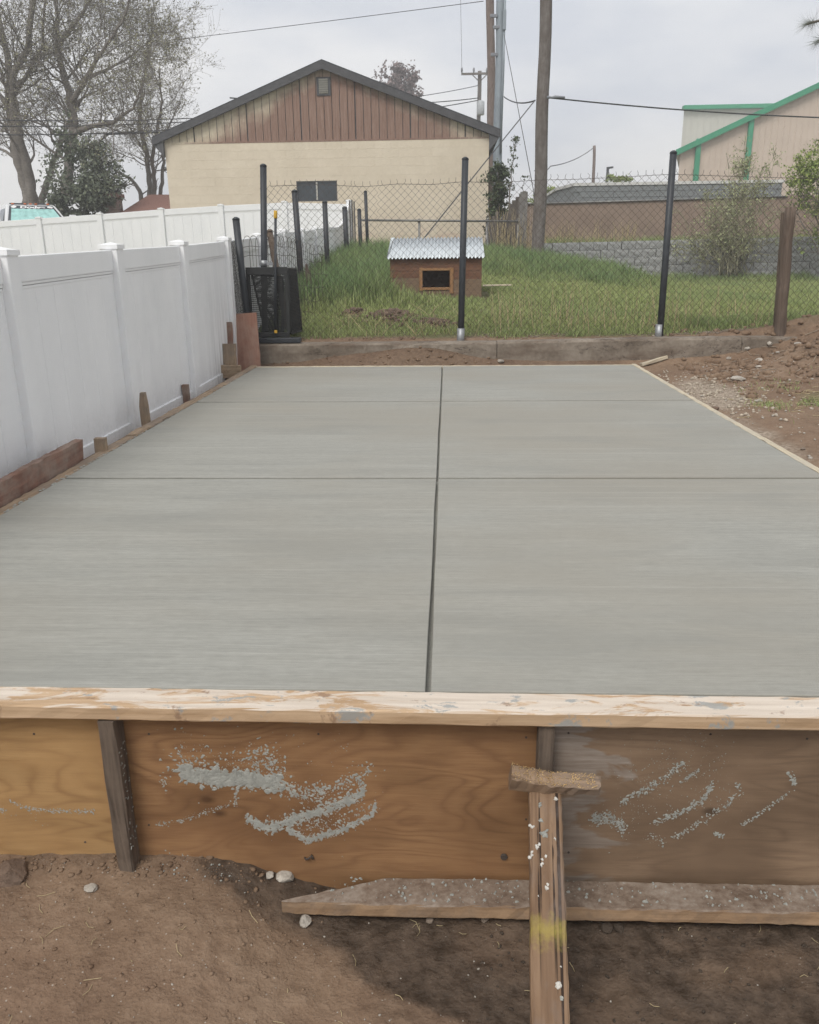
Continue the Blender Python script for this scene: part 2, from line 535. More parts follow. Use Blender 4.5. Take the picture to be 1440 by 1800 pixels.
MAT['offcut_red'] = wood('red_stained_board', (.34, .185, .135), (.24, .12, .085), .6, .8, (.36, .25, .20), .6, 1.9, .25)
MAT['head_wood'] = wood('split_offcut', (.30, .21, .14), (.15, .10, .068), .7, .85, (.23, .185, .15), .5, 3.9)
MAT['splinter'] = plain('splintered_wood', (.62, .45, .23), .9, .25, 60, bump=.4)
def m_brace():
    k = NM('brace_lumber')
    o = k.obj()
    g = k.noise(k.map(o, (1.0, 24, 24)), 2.4, 6, .62, .35)
    rr = k.math('PINGPONG', k.math('MULTIPLY', k.noise(k.map(o, (.5, 8, 8), (2, 1, 0)), 2, 2, .5, .4), 8.0), .5)
    f = k.math('ADD', k.math('MULTIPLY', g, .7), k.math('MULTIPLY', rr, .55))
    col = k.ramp(f, [(.28, (.14, .084, .050)), (.5, (.195, .122, .074)), (.74, (.255, .168, .106))])
    ck = k.ramp(k.noise(k.map(o, (.55, 42, 42), (3, 2, 1)), 1.4, 2, .5), [(.315, 1.0), (.345, 0.0)])
    col = k.mix(ck, col, (.03, .018, .012))
    mud = k.noise(k.map(o, (3, 6, 6)), 1.8, 5, .65)
    col = k.mix(k.ramp(mud, [(.5, 0.0), (.68, .55)]), col, (.19, .155, .135))
    x = k.sep(o)[0]
    d = k.math('ABSOLUTE', k.math('SUBTRACT', x, BRACE_SPRAY))
    d = k.math('ADD', d, k.math('MULTIPLY', k.math('SUBTRACT', k.noise(o, 30, 5, .75), .5), .11))
    col = k.mix(k.ramp(d, [(.0, .45), (.034, 0.0)]), col, (.40, .33, .06))
    return k.out(col, .78, k.bump(k.math('SUBTRACT', f, ck), .6, .004), .28)
BRACE_SPRAY = .36
MAT['brace'] = m_brace()
MAT['mortar'] = plain('wet_mortar', (.325, .33, .30), .75, .2, 60, bump=.4)
MAT['mortar_pale'] = plain('dried_mortar', (.58, .56, .51), .85, .15, 60, bump=.4)

def m_vinyl():
    k = NM('white_vinyl')
    p = k.pos()
    n = k.noise(k.map(p, (3, 3, .8)), 2.0, 4, .6)
    col = k.ramp(n, [(.3, (.80, .81, .82)), (.7, (.85, .855, .86))])
    s = k.sep(p)
    # grime washed down the boards near the corner of the yard
    st = k.noise(k.map(p, (14, 14, .7)), 1.5, 4, .6)
    loc = k.math('MULTIPLY', k.ramp(k.math('MULTIPLY', s[1], .1), [(.54, 0.0), (.60, 1.0), (.655, 1.0), (.69, 0.0)]),
                 k.ramp(k.math('ADD', k.math('MULTIPLY', s[2], .5), .3), [(.30, 1.0), (.72, 0.1)]))
    col = k.mix(k.math('MULTIPLY', loc, k.ramp(st, [(.42, 0.0), (.62, .75)])), col, (.30, .30, .30))
    mud = k.math('MULTIPLY', k.ramp(k.math('ADD', k.math('MULTIPLY', s[2], 1.0), .15), [(.08, 1.0), (.36, 0.0)]), k.ramp(k.noise(p, 30, 5, .7), [(.48, 0.0), (.68, .22)]))
    col = k.mix(mud, col, (.40, .35, .30))
    return k.out(col, k.ramp(n, [(.3, .42), (.7, .55)]), None, .4)
MAT['vinyl'] = m_vinyl()

def m_curb():
    k = NM('old_concrete')
    p = k.pos()
    n = k.noise(p, 3.5, 6, .62)
    n2 = k.noise(p, 30, 4, .6)
    col = k.ramp(k.math('ADD', k.math('MULTIPLY', n, .7), k.math('MULTIPLY', n2, .3)),
                 [(.36, (.145, .118, .092)), (.5, (.215, .18, .145)), (.64, (.29, .25, .205))])
    stn = k.noise(k.map(p, (1.2, 1, 6)), 1.6, 4, .6)
    col = k.mix(k.ramp(stn, [(.5, 0.0), (.66, .6)]), col, (.12, .085, .062))
    cr = k.noise(k.map(p, (1.0, 1, 3.6), (5, 0, 3.3)), .8, 6, .68, .4)
    ck = k.ramp(k.math('ABSOLUTE', k.math('SUBTRACT', cr, .53)), [(.0012, .9), (.004, 0.0)])
    col = k.mix(ck, col, (.04, .03, .025))
    return k.out(col, .92, k.bump(k.math('SUBTRACT', n2, ck), .5, .01), .2)
MAT['curb'] = m_curb()
MAT['black_paint'] = plain('black_painted_steel', (.032, .036, .042), .5, .25, 14, .4)
MAT['black_mesh'] = plain('black_steel_mesh', (.026, .027, .027), .6, .2, 20, .35)
MAT['galv'] = plain('galvanised_wire', (.20, .195, .185), .5, .3, 9, .5, .5)
MAT['rust_wire'] = plain('rusted_wire', (.085, .068, .058), .7, .35, 12, .35, .3)
MAT['steel_sleeve'] = plain('galvanised_sleeve', (.30, .31, .32), .5, .2, 30, .5, .6)
MAT['yellow'] = plain('yellow_grip', (.55, .33, .04), .55, .15, 20)
MAT['wood_post'] = wood('weathered_round_post', (.165, .125, .098), (.075, .055, .043), .9, .9, (.11, .08, .06), .5, 5.5)
MAT['stone'] = plain('pale_stone', (.40, .365, .315), .9, .25, 25, bump=.5)
MAT['gravel'] = plain('beige_gravel', (.40, .345, .275), .95, .3, 25, bump=.4)
MAT['stone_dark'] = plain('brown_stone', (.21, .165, .13), .92, .3, 22, bump=.5)
MAT['clod'] = plain('soil_clod', (.15, .105, .078), .95, .3, 20, bump=.6)
MAT['clod_wet'] = plain('damp_soil_clod', (.062, .046, .034), .85, .3, 20, bump=.6)
MAT['straw'] = plain('dry_straw', (.44, .36, .21), .85, .25, 9)
MAT['twig'] = plain('dead_twig', (.29, .235, .18), .9, .25, 9)

# ------------------------------------------------------------------ terrain
SW, SL = 1.83, 6.2577                          # half width and length of the slab, top at z = 0
_ys = np.array([-400, 6.6, 6.95, 9.5, 12, 15, 18, 22, 30, 60, 400.])
_zl = np.array([-.09, -.09, .20, .50, .66, .96, 1.05, 1.05, 1.0, .9, .6])
_zr = np.array([-.09, -.09, .20, .33, .34, .33, .32, .32, .45, .6, .6])
def terrain(x, y, detail=True):
    x = np.asarray(x, float); y = np.asarray(y, float)
    zl, zr = np.interp(y, _ys, _zl), np.interp(y, _ys, _zr)
    w = smooth(-.6, 5.5, x)
    z = zl * (1 - w) + zr * w
    # hidden ground left of the boundary fence climbs steadily to the street
    zs = np.interp(y, [-400, 2, 16, 22, 60, 400], [-.1, -.1, .98, 1.0, .9, .6])
    ws = smooth(-2.35, -2.75, x)
    z = z * (1 - ws) + zs * ws
    # terrace above the block retaining wall
    wt = smooth(20.25, 20.4, y) * smooth(2.3, 2.5, x)
    z = z * (1 - wt) + 1.2 * wt
    # soil banked against the old kerb
    z += .15 * np.exp(-((x + .25) / .62) ** 2) * smooth(6.36, 6.66, y) * smooth(6.72, 6.66, y)
    z += .05 * np.exp(-((x + 1.05) / .4) ** 2) * smooth(6.4, 6.66, y) * smooth(6.72, 6.66, y)
    z += .03 * smooth(6.3, 6.6, y) * smooth(6.95, 6.7, y)
    # spoil heap to the right of the slab
    rr = ((x - 4.55) / 1.15) ** 2 + ((y - 6.0) / 1.25) ** 2
    heap = .56 * np.exp(-rr) * (1 + .5 * fbm(x * 2.1, y * 2.1, 3))
    z = z + heap * smooth(1.9, 2.6, x) * smooth(8.4, 7.1, y)
    z += .035 * smooth(1.87, 2.3, x) * smooth(1.5, 3, y) * smooth(7, 6, y)
    # diggings in the lawn
    for cx, cy, r, h in ((-.62, 7.95, .30, .10), (-1.05, 8.25, .16, .07), (-.10, 7.60, .20, .06)):
        z += h * np.exp(-((x - cx) ** 2 + (y - cy) ** 2) / r ** 2)
    # dug out in front of the form
    pit = smooth(.02, -.03, y)
    zp = -.568 + .082 * smooth(-.18, -.62, x) + .014 * np.exp(-((y + .04) / .05) ** 2) * smooth(-.2, -.45, x)
    zp += .015 * smooth(-.3, -.7, y) + .020 * fbm(x * 3.1, y * 3.1, 11)
    z = z * (1 - pit) + zp * pit
    # below the slab
    sl = smooth(1.875, 1.84, np.abs(x)) * smooth(-.015, .02, y) * smooth(6.31, 6.27, y)
    z = z * (1 - sl) - .42 * sl
    if detail:
        soil = pit + smooth(1.85, 1.95, x) * smooth(7.0, 6.9, y) * (1 - pit) + .6 * smooth(6.27, 6.4, y) * smooth(6.95, 6.8, y)
        rough = .012 + .05 * smooth(2.6, 3.6, x) * smooth(4.6, 5.4, y) * smooth(7.2, 6.9, y)
        z = z + np.clip(soil, 0, 1) * (1 - sl) * (rough * fbm(x * 9, y * 9, 21) + rough * .9 * fbm(x * 26, y * 26, 31, 3, .6)
                                                  + .006 * fbm(x * 70, y * 70, 41, 2))
        z = z + .05 * fbm(x * .7, y * .7, 51) * smooth(8, 11, y) * smooth(20, 17, y)
    return z
def hit(px, py, t0=.6, t1=60):
    d = ray(px, py)
    t = np.linspace(t0, t1, 6000)
    P = CAM + d * t[:, None]
    below = P[:, 2] < terrain(P[:, 0], P[:, 1])
    i = int(np.argmax(below)) if below.any() else len(t) - 1
    p = P[i].copy(); p[2] = float(terrain(p[0], p[1]))
    return p
def gz(x, y): return float(terrain(x, y))

def axis_(segs):
    out = []
    for a, b, st in segs:
        n = max(1, int(round((b - a) / st)))
        out.append(np.linspace(a, b, n, endpoint=False))
    return np.concatenate(out + [[segs[-1][1]]])
gx = axis_([(-160, -60, 50), (-60, -12, 6), (-12, -2.8, .6), (-2.8, -1.3, .06), (-1.3, 1.25, .0125), (1.25, 1.80, .03), (1.80, 4.4, .022), (4.4, 12, .4), (12, 60, 6), (60, 160, 50)])
gy = axis_([(-160, -30, 50), (-30, -2, 2), (-2, -1.05, .05), (-1.05, .03, .0115), (.03, 2.0, .12), (2.0, 7.05, .026), (7.05, 21, .085), (21, 40, 1), (40, 160, 40)])
GX, GY = np.meshgrid(gx, gy)
GZ = terrain(GX, GY)
nx, ny = len(gx), len(gy)
V = np.stack([GX.ravel(), GY.ravel(), GZ.ravel()], 1)
ii, jj = np.meshgrid(np.arange(nx - 1), np.arange(ny - 1))
a = (jj * nx + ii).ravel()
gm = mesh_np('ground', V, np.stack([a, a + 1, a + 1 + nx, a + nx], 1), True)
PX, PY = project(V)
X_, Y_ = V[:, 0], V[:, 1]
front = smooth(.02, -.03, Y_)
nzz = fbm(X_ * 5, Y_ * 5, 61, 5, .6)
# spilled water: an uneven tongue that spreads to the right of the pit
edge = np.interp(PY, [1540, 1580, 1600, 1625, 1650, 1690, 1720, 1750, 1775, 1800, 1900], [330, 415, 455, 500, 540, 590, 620, 690, 760, 830, 1000])
wet = smooth(-26, 30, PX - edge + nzz * 190) * front
dry = smooth(.12, .02, np.hypot((PX - 1340) / 900, (PY - 1700) / 300) + nzz * .5)
wet *= 1 - .45 * dry
wet = np.clip(wet - .30 * smooth(-.05, .16, nzz) * wet, 0, 1)
wet += .28 * front * smooth(.02, .16, fbm(X_ * 2.6, Y_ * 2.6, 71)) + .4 * front * smooth(-.12, -.04, Y_) * smooth(0, .1, nzz)
kerbdamp = smooth(6.27, 6.5, Y_) * smooth(6.95, 6.7, Y_) * smooth(1.9, 1.7, X_) * .35
heapdamp = smooth(2.7, 3.4, X_) * smooth(4.4, 5.2, Y_) * smooth(7.1, 6.9, Y_) * .38
fattr(gm, 'wet', np.clip(wet + kerbdamp + heapdamp * smooth(-.1, .15, nzz), 0, 1))
gravel = np.exp(-((X_ - 2.17 - .05 * (Y_ - 5)) / .24) ** 2 - ((Y_ - 4.95) / .75) ** 2) * 1.2 + .6 * np.exp(-((X_ - 2.0) / .18) ** 2 - ((Y_ - 3.2) / .8) ** 2)
fattr(gm, 'gravel', np.clip(smooth(.25, .75, gravel + nzz * .5), 0, 1) * smooth(1.85, 1.88, X_))
gmask = smooth(6.93, 7.12, Y_ + nzz * .25)
for cx, cy, r in ((-.62, 7.95, .27), (-1.05, 8.25, .15), (-.10, 7.60, .17)):
    gmask *= 1 - np.exp(-(((X_ - cx) ** 2 + (Y_ - cy) ** 2) / r ** 2) ** 2)
patch = np.exp(-((X_ - 3.15) / .5) ** 2 - ((Y_ - 4.45) / .42) ** 2)
gmask = np.clip(gmask + .7 * smooth(.35, .8, patch + nzz * .6), 0, 1)
gmask = np.where(Y_ > 23, 1, gmask)
gmask = np.where(X_ < -2.4, np.where(Y_ < 20, 1, .5), gmask)
fattr(gm, 'grass', gmask)
ground = add('ground', gm, 'ground', kind='structure')

# ------------------------------------------------------------------ slab: six panels with tooled joints
J1, J2 = 2.0263, 4.2356
base = MB().box2((-SW, 0.0, -.40), (SW, SL, -.026)).mesh('slab_base')
slab = add('concrete_slab', base, 'concrete', kind='structure')
xs_ = [(-SW, 0), (0, SW)]
ys_ = [(0, J1), (J1, J2), (J2, SL)]
def joint_wob(t, s): return .006 * float(fbm(np.array(t * 1.3), np.array(s * 9.1), 81))
for (xa, xb) in xs_:
    for (ya, yb) in ys_:
        g, gy_ = .006, .015
        x0, x1 = (xa if xa < 0 else xa + g), (xb - g if xb == 0 else xb)
        y0, y1 = (ya if ya == 0 else ya + gy_), (yb if yb == SL else yb - gy_)
        n = 40
        outl = []
        for i in range(n): outl.append((x0 + (x1 - x0) * i / n, y0, 0 if ya == 0 else 1))
        for i in range(n): outl.append((x1, y0 + (y1 - y0) * i / n, 1 if xb == 0 else 0))
        for i in range(n): outl.append((x1 - (x1 - x0) * i / n, y1, 0 if yb == SL else 1))
        for i in range(n): outl.append((x0, y1 - (y1 - y0) * i / n, 1 if xa == 0 else 0))
        loops = []
        cxm, cym = (x0 + x1) / 2, (y0 + y1) / 2
        for off, z in ((0, -.03), (0, -.003), (.001, -.001), (.003, -.0002), (.008, 0.0)):
            lp = []
            for (x, y, isj) in outl:
                wx = joint_wob(y, 1 + xa + xb) if abs(x - xa) < .01 and xa == 0 or abs(x - xb) < .01 and xb == 0 else 0
                wy = joint_wob(x, 3 + round(y)) if (abs(y - ya) < .01 and ya) or (abs(y - yb) < .01 and yb != SL) else 0
                sx_ = min(1, abs(x - cxm)); dx = -math.copysign(off, x - cxm) if abs(abs(x - cxm) - (x1 - x0) / 2) < 1e-6 else -off * 2 * (x - cxm) / (x1 - x0)
                dy = -math.copysign(off, y - cym) if abs(abs(y - cym) - (y1 - y0) / 2) < 1e-6 else -off * 2 * (y - cym) / (y1 - y0)
                lp.append((x + wx + dx, y + wy + dy, z))
            loops.append(lp)
        V, F, sm = [], [], []
        for lp in loops: V += lp
        N4 = len(outl)
        for r in range(len(loops) - 1):
            for i in range(N4):
                j = (i + 1) % N4
                F.append((r * N4 + i, r * N4 + j, (r + 1) * N4 + j, (r + 1) * N4 + i))
        F.append(tuple((len(loops) - 1) * N4 + i for i in range(N4)))
        me = bpy.data.meshes.new('slab_panel'); me.from_pydata(V, [], F); me.update()
        add('slab_panel', me, 'concrete', slab)

# ------------------------------------------------------------------ form at the front of the slab
def blob_np(rng, n, P, size, u, v, nrm, h=.2):
    """n little splashes: irregular low domes on a plane spanned by u, v"""
    V, F = [], []
    u, v, nrm = Vector(u), Vector(v), Vector(nrm)
    for p, s in zip(P, size):
        b = len(V); k = 7
        hh = h
        if s < 0: s, hh = -s, .06
        asp = rng.uniform(.6, 1.6); th = rng.uniform(0, 3.14)
        p = Vector(p)
        ring = []
        for j in range(k):
            a = 2 * math.pi * j / k
            r = s * rng.uniform(.55, 1.25)
            x, y = r * math.cos(a) * asp, r * math.sin(a) / asp
            x, y = x * math.cos(th) - y * math.sin(th), x * math.sin(th) + y * math.cos(th)
            ring.append((x, y))
        for x, y in ring: V.append(tuple(p + u * x + v * y - nrm * .0006))
        for x, y in ring: V.append(tuple(p + u * x * .62 + v * y * .62 + nrm * s * hh * rng.uniform(.6, 1.2)))
        for j in range(k): F.append((b + j, b + (j + 1) % k, b + k + (j + 1) % k, b + k + j))
        F.append(tuple(b + k + j for j in range(k)))
    me = bpy.data.meshes.new('splash'); me.from_pydata(V, [], F); me.update()
    return me
YP = -.040                                     # front face of the plywood
def on_ply(px, py): return atY(YP, px, py)
def ply(name, x0, x1, zt, zb0, zb1, m, label, yo=0.0):
    """sheet standing on edge; a little bowed and chipped"""
    n, kz = 40, 8
    V, F = [], []
    rng = random.Random(int(abs(x0) * 999))
    for side in (0, 1):
        for i in range(n + 1):
            for j in range(kz + 1):
                s = i / n
                x = x0 + (x1 - x0) * s
                zb = zb0 + (zb1 - zb0) * s
                z = zb + (zt - zb) * j / kz
                if j == 0: z += rng.uniform(-.002, .002)
                V.append((x - x0, (0 if side == 0 else .018) + yo, z))
    k2 = (n + 1) * (kz + 1)
    for i in range(n):
        for j in range(kz):
            a = i * (kz + 1) + j
            F.append((a, a + kz + 1, a + kz + 2, a + 1)); b = a + k2; F.append((b, b + 1, b + kz + 2, b + kz + 1))
    for i in range(n):
        a = i * (kz + 1); F.append((a, a + k2, a + k2 + kz + 1, a + kz + 1))
        a += kz; F.append((a, a + kz + 1, a + k2 + kz + 1, a + k2))
    for j in range(kz):
        F.append((j, j + 1, j + 1 + k2, j + k2)); a = n * (kz + 1) + j; F.append((a, a + k2, a + k2 + 1, a + 1))
    me = bpy.data.meshes.new(name); me.from_pydata(V, [], F); me.update()
    return add(name, me, m, None, Matrix.Translation((x0, YP, 0)), label, 'plywood')
xS, xM = float(on_ply(228, 1400)[0]), float(on_ply(962, 1400)[0])
p_left = ply('plywood_panel', xS - .62 - .6, xS - .0015, -.036, -.60, -.60, 'ply_left', 'pale honey-coloured plywood form panel left of the dark stake')
p_mid = ply('plywood_panel', xS + .0015, xM - .0015, -.036, -.60, -.60, 'ply_mid', 'reddish brown plywood form panel with heavy grey mortar splashes')
p_right = ply('plywood_panel', xM + .0015, xM + 1.5, -.036, -.60, -.60, 'ply_right', 'weathered dark plywood form panel with a bleached grey end', .004)

# flat 2x4 capping the front of the form
tb = board('form_board', (-2.3, -.0475, -.019), (2.3, -.0475, -.019), .092, .038, (0, 0, 1), 'topboard', None,
           'pale lumber lying flat along the front slab edge, smeared with mortar', 'board', jit=.0014, warp=.002, ch=.004, n=90)

rng = random.Random(5)
def stroke(pts, n, sd, smin, smax):
    """sample points along a pixel polyline on the plywood"""
    P, S = [], []
    seg = [(pts[i], pts[i + 1]) for i in range(len(pts) - 1)]
    ln = [math.dist(a, b) for a, b in seg]
    for _ in range(int(n * 1.3)):
        r = rng.uniform(0, sum(ln)); k = 0
        while r > ln[k] and k < len(ln) - 1: r -= ln[k]; k += 1
        (a, b) = seg[k]; t = min(1, r / ln[k])
        px = a[0] + (b[0] - a[0]) * t + rng.gauss(0, sd * .5)
        py = a[1] + (b[1] - a[1]) * t + rng.gauss(0, sd)
        P.append(on_ply(px, py)); S.append(1.35 * (smin + (smax - smin) * rng.random() ** 2.0))
    return P, S
def splash(name, strokes, parent, m='mortar', yo=0.0):
    P, S = [], []
    for st in strokes:
        p, s = stroke(*st); P += p; S += s
    for st in strokes:                          # thin slurry film dragged along the stroke under the lumps
        if st[1] >= 300 and st[2] < 12:
            p, s = stroke(st[0], int(st[1] * .22), st[2] * .8, .002, .007); P += p; S += [-q for q in s]
    for p in P: p[1] = YP + yo
    return add(name, blob_np(rng, 0, P, S, (1, 0, 0), (0, 0, 1), (0, -1, 0)), m, parent, kind='stuff')
splash('mortar_splash', [
    ([(318, 1352), (345, 1364), (400, 1368), (450, 1372), (490, 1377)], 760, 7, .0015, .0075),
    ([(300, 1330), (400, 1340), (480, 1345)], 200, 17, .0008, .0038),
    ([(440, 1330), (475, 1345), (500, 1370)], 170, 16, .0008, .004),
    ([(285, 1362), (292, 1380)], 22, 6, .001, .003),
    ([(490, 1378), (530, 1398), (570, 1390)], 170, 8, .001, .0045),
    ([(530, 1398), (570, 1390), (620, 1375), (648, 1355)], 150, 9, .0008, .004),
    ([(433, 1438), (470, 1458), (520, 1440), (580, 1422), (632, 1398), (640, 1385)], 620, 5, .001, .0048),
    ([(470, 1452), (540, 1432), (600, 1412)], 200, 9, .0008, .003),
    ([(505, 1458), (540, 1478), (600, 1460), (655, 1432), (661, 1412)], 360, 3.2, .001, .0042),
    ([(530, 1462), (590, 1445), (650, 1420)], 150, 9, .0007, .003),
    ([(275, 1449), (320, 1443), (370, 1425), (405, 1412)], 110, 2.5, .0007, .0026),
    ([(413, 1412), (417, 1388)], 30, 4, .001, .003),
    ([(300, 1300), (420, 1310), (560, 1330), (650, 1400), (600, 1440)], 130, 40, .0005, .0020),
    ([(290, 1505), (340, 1512), (415, 1530)], 60, 5, .001, .0034),
], p_mid)
splash('mortar_splash', [([(18, 1408), (50, 1422), (100, 1425), (165, 1427)], 150, 2.2, .0007, .0030), ([(0, 1425), (12, 1425)], 14, 2, .001, .003),
                         ([(0, 1430), (80, 1440)], 30, 9, .0005, .0015)], p_left)
splash('mortar_splash', [
    ([(1090, 1412), (1140, 1388), (1170, 1370), (1204, 1342)], 150, 4, .0007, .0033),
    ([(1196, 1378), (1230, 1355)], 40, 2, .0008, .0026),
    ([(1150, 1448), (1195, 1432), (1240, 1405), (1252, 1380)], 170, 3, .0008, .0032),
    ([(1185, 1476), (1240, 1440), (1280, 1415), (1302, 1390), (1292, 1378)], 110, 3.5, .0007, .0026),
    ([(1040, 1440), (1075, 1440), (1100, 1460)], 190, 7, .0008, .0030),
    ([(1302, 1452), (1320, 1443), (1388, 1395)], 60, 2, .0008, .0028),
    ([(1390, 1365), (1400, 1378)], 28, 5, .0012, .004), ([(1255, 1466), (1272, 1472)], 14, 2, .0012, .0035),
    ([(1140, 1470), (1170, 1482)], 24, 4, .0008, .0026),
    ([(1100, 1360), (1200, 1330), (1280, 1330)], 170, 30, .0004, .0013), ([(1100, 1440), (1200, 1400), (1300, 1400)], 150, 30, .0004, .0014)],
    p_right, yo=.003)

# a bent rusty tie and a bolt left in the brown panel
q = on_ply(543, 1506)
add('rusty_tie', MB().tube([(q[0] - .012, YP + .004, q[2] - .004), (q[0] - .006, YP - .008, q[2] - .002), (q[0] + .004, YP - .010, q[2] + .004), (q[0] + .008, YP - .004, q[2] + .008), (q[0] + .012, YP - .006, q[2] - .002)], .003, 6).mesh(), 'rust_wire', p_mid)
q = on_ply(886, 1505)
add('bolt_head', MB().tube([(q[0], YP + .004, q[2]), (q[0], YP - .006, q[2])], .0095, 6).mesh(bevel=.001), 'rust_wire', p_mid)
for px, py in ((262, 1290), (262, 1450), (560, 1290), (925, 1296), (925, 1440), (60, 1290), (150, 1480)):
    q = on_ply(px, py); add('nail_head', MB().tube([(q[0], YP + .002, q[2]), (q[0], YP - .0012, q[2])], .0028, 8).mesh(), 'rust_wire', p_left if px < 200 else p_mid)
for px, py in ((1000, 1290), (1000, 1500), (1250, 1292), (1420, 1300)):
    q = on_ply(px, py); add('nail_head', MB().tube([(q[0], YP + .006, q[2]), (q[0], YP + .0028, q[2])], .0028, 8).mesh(), 'rust_wire', p_right)

# stakes that hold the form
sL = on_ply(203, 1268)
stakeL = board('wooden_stake', (float(sL[0]), YP - .0275, -.72), (float(sL[0]), YP - .0275, -.041), .042, .054, (0, -1, 0), 'stake_dark', None,
               'dark weathered stake against the plywood under the front board', 'stake', jit=.002, ch=.004)
sp = []
for _ in range(40):
    sp.append((float(sL[0]) + .0215, YP - .0275 + rng.uniform(-.024, .022), rng.uniform(-.42, -.12)))
add('mortar_splash', blob_np(rng, 0, sp, [rng.uniform(.001, .004) for _ in sp], (0, 1, 0), (0, 0, 1), (1, 0, 0)), 'mortar', stakeL, kind='stuff')
sM = on_ply(957, 1300)
board('wooden_stake', (float(sM[0]), YP - .0215, -.72), (float(sM[0]), YP - .0215, -.041), .038, .040, (0, -1, 0), 'stake_dark', None,
      'short dark stake behind the brace head, over the plywood seam', 'stake', jit=.0015, ch=.003)

# plank lying at the foot of the form
zP = gz(.3, -.10)
A = atY(-.15, 495, 1588); zP = -.5275
sill = board('ground_plank', (float(A[0]), -.104, zP), (2.1, -.104, zP + .012), .094, .038, (0, 0, 1), 'sill', None,
             'long dusty plank with a pointed end at the foot of the plywood', 'plank', jit=.002, ch=.003, taper0=(.26, .05, -.44), n=90)
P_, S_ = [], []
for _ in range(520):
    x = rng.uniform(A[0] + .12, 1.1); y = -.104 + rng.uniform(-.035, .045)
    P_.append((x, y, zP + .0195 + .0048 * (x + .36))); S_.append(.0007 + .0042 * rng.random() ** 4)
add('mortar_crumbs', blob_np(rng, 0, P_, S_, (1, 0, 0), (0, 1, 0), (0, 0, 1), .8), 'mortar', sill, kind='stuff')

# raking brace with its nailed head block
bt0, bt1 = atY(-.128, 930, 1392), atY(-.128, 985, 1392)
btop = (bt0 + bt1) / 2
bb0, bb1 = atZ(-.425, 932, 1800), atZ(-.425, 1002, 1800)
bbot = (bb0 + bb1) / 2
bdir = (btop - bbot)
pA = bbot - bdir * ((-.425 + .60) / bdir[2])    # runs on into the soil
Mb, Lb = frame(pA, btop, (0, -.6, .8))
brace = thing('form_brace', (float(pA[0]), float(pA[1]), gz(pA[0], pA[1])), 'raking wooden brace with yellow spray mark propping the plywood form', 'brace')
bw = float(np.linalg.norm(bt1 - bt0)) * 1.02
bp = add('prop', board_mesh(Lb, bw, .038, jit=.0014, ch=.004, n=40), 'brace', brace, Mb)
def on_brace(px, py):
    n = Mb.to_3x3() @ Vector((0, 0, 1)); o = Mb @ Vector((0, 0, .019))
    d = Vector(ray(px, py)); c = Vector(CAM)
    t = (o - c).dot(n) / d.dot(n)
    return c + d * t
u_, v_, n_ = (Mb.to_3x3() @ Vector(q) for q in ((1, 0, 0), (0, 1, 0), (0, 0, 1)))
sq = (Mb.inverted() @ on_brace(960, 1636))[0]
for nd in MAT['brace'].node_tree.nodes:
    if nd.type == 'MATH' and nd.operation == 'SUBTRACT' and abs(nd.inputs[1].default_value - BRACE_SPRAY) < 1e-6:
        nd.inputs[1].default_value = sq
for px, py, s, m in ((936, 1452, 9, 'mortar_pale'), (957, 1467, 15, 'mortar'), (953, 1444, 8, 'mortar'), (977, 1404, 9, 'mortar_pale'), (950, 1416, 7, 'mortar'),
                     (944, 1492, 9, 'mortar_pale'), (935, 1504, 10, 'mortar_pale'), (948, 1485, 6, 'mortar_pale'), (953, 1517, 7, 'mortar_pale'), (960, 1505, 5, 'mortar_pale'),
                     (976, 1474, 6, 'mortar_pale'), (962, 1558, 9, 'mortar_pale'), (982, 1727, 14, 'mortar_pale'), (987, 1757, 7, 'mortar'), (986, 1699, 4, 'mortar_pale'), (946, 1575, 3, 'mortar_pale')):
    q = on_brace(px, py)
    cl = [q + u_ * rng.gauss(0, s * .00035) + v_ * rng.gauss(0, s * .0002) for _ in range(4)]
    add('mortar_spot', blob_np(rng, 0, cl, [s * .00042 * rng.uniform(.8, 1.5) for _ in cl], u_, v_, n_, .5), m, bp)
# head block: short offcut, split along the top so that raw fibres stand up
h0, h1 = atY(-.138, 897, 1366), atY(-.138, 1047, 1380)
Mh, Lh = frame(h0, h1, (0, -.45, 1))
hb = board_mesh(Lh, .040, .060, jit=.0028, ch=.006, n=16, endjit=.012)
for v in hb.vertices:                           # thick at one end, split away to a sliver at the other
    q = v.co.x / Lh
    top = .030 - .022 * math.sin(min(1, q / .55) * math.pi * .5) + .008 * q
    bot = -.030 + .026 * max(0, q - .30)
    f = (v.co.z + .030) / .060
    v.co.z = bot + (top - bot) * f + .0012 * math.sin(v.co.x * 260)
head = add('head_block', hb, 'head_wood', brace, Mh)
V, F = [], []
for i in range(420):
    t = rng.random() ** .9; x = t * Lh
    y = rng.uniform(-.019, .019); z = .029 - .022 * math.sin(min(1, t / .55) * math.pi * .5) + .008 * t
    hgt = rng.uniform(.002, .006) * (1.5 if t < .5 else 1)
    b = len(V); w = .0011
    lean = rng.uniform(-.004, .004)
    V += [(x - w, y, z), (x + w, y, z), (x + lean, y + rng.uniform(-.004, .002), z + hgt), (x, y + w * 2, z)]
    F += [(b, b + 1, b + 2), (b + 1, b + 3, b + 2), (b + 3, b, b + 2)]
me = bpy.data.meshes.new('fibres'); me.from_pydata(V, [], F); me.update()
add('raw_fibres', me, 'splinter', head, Mh, kind='stuff')

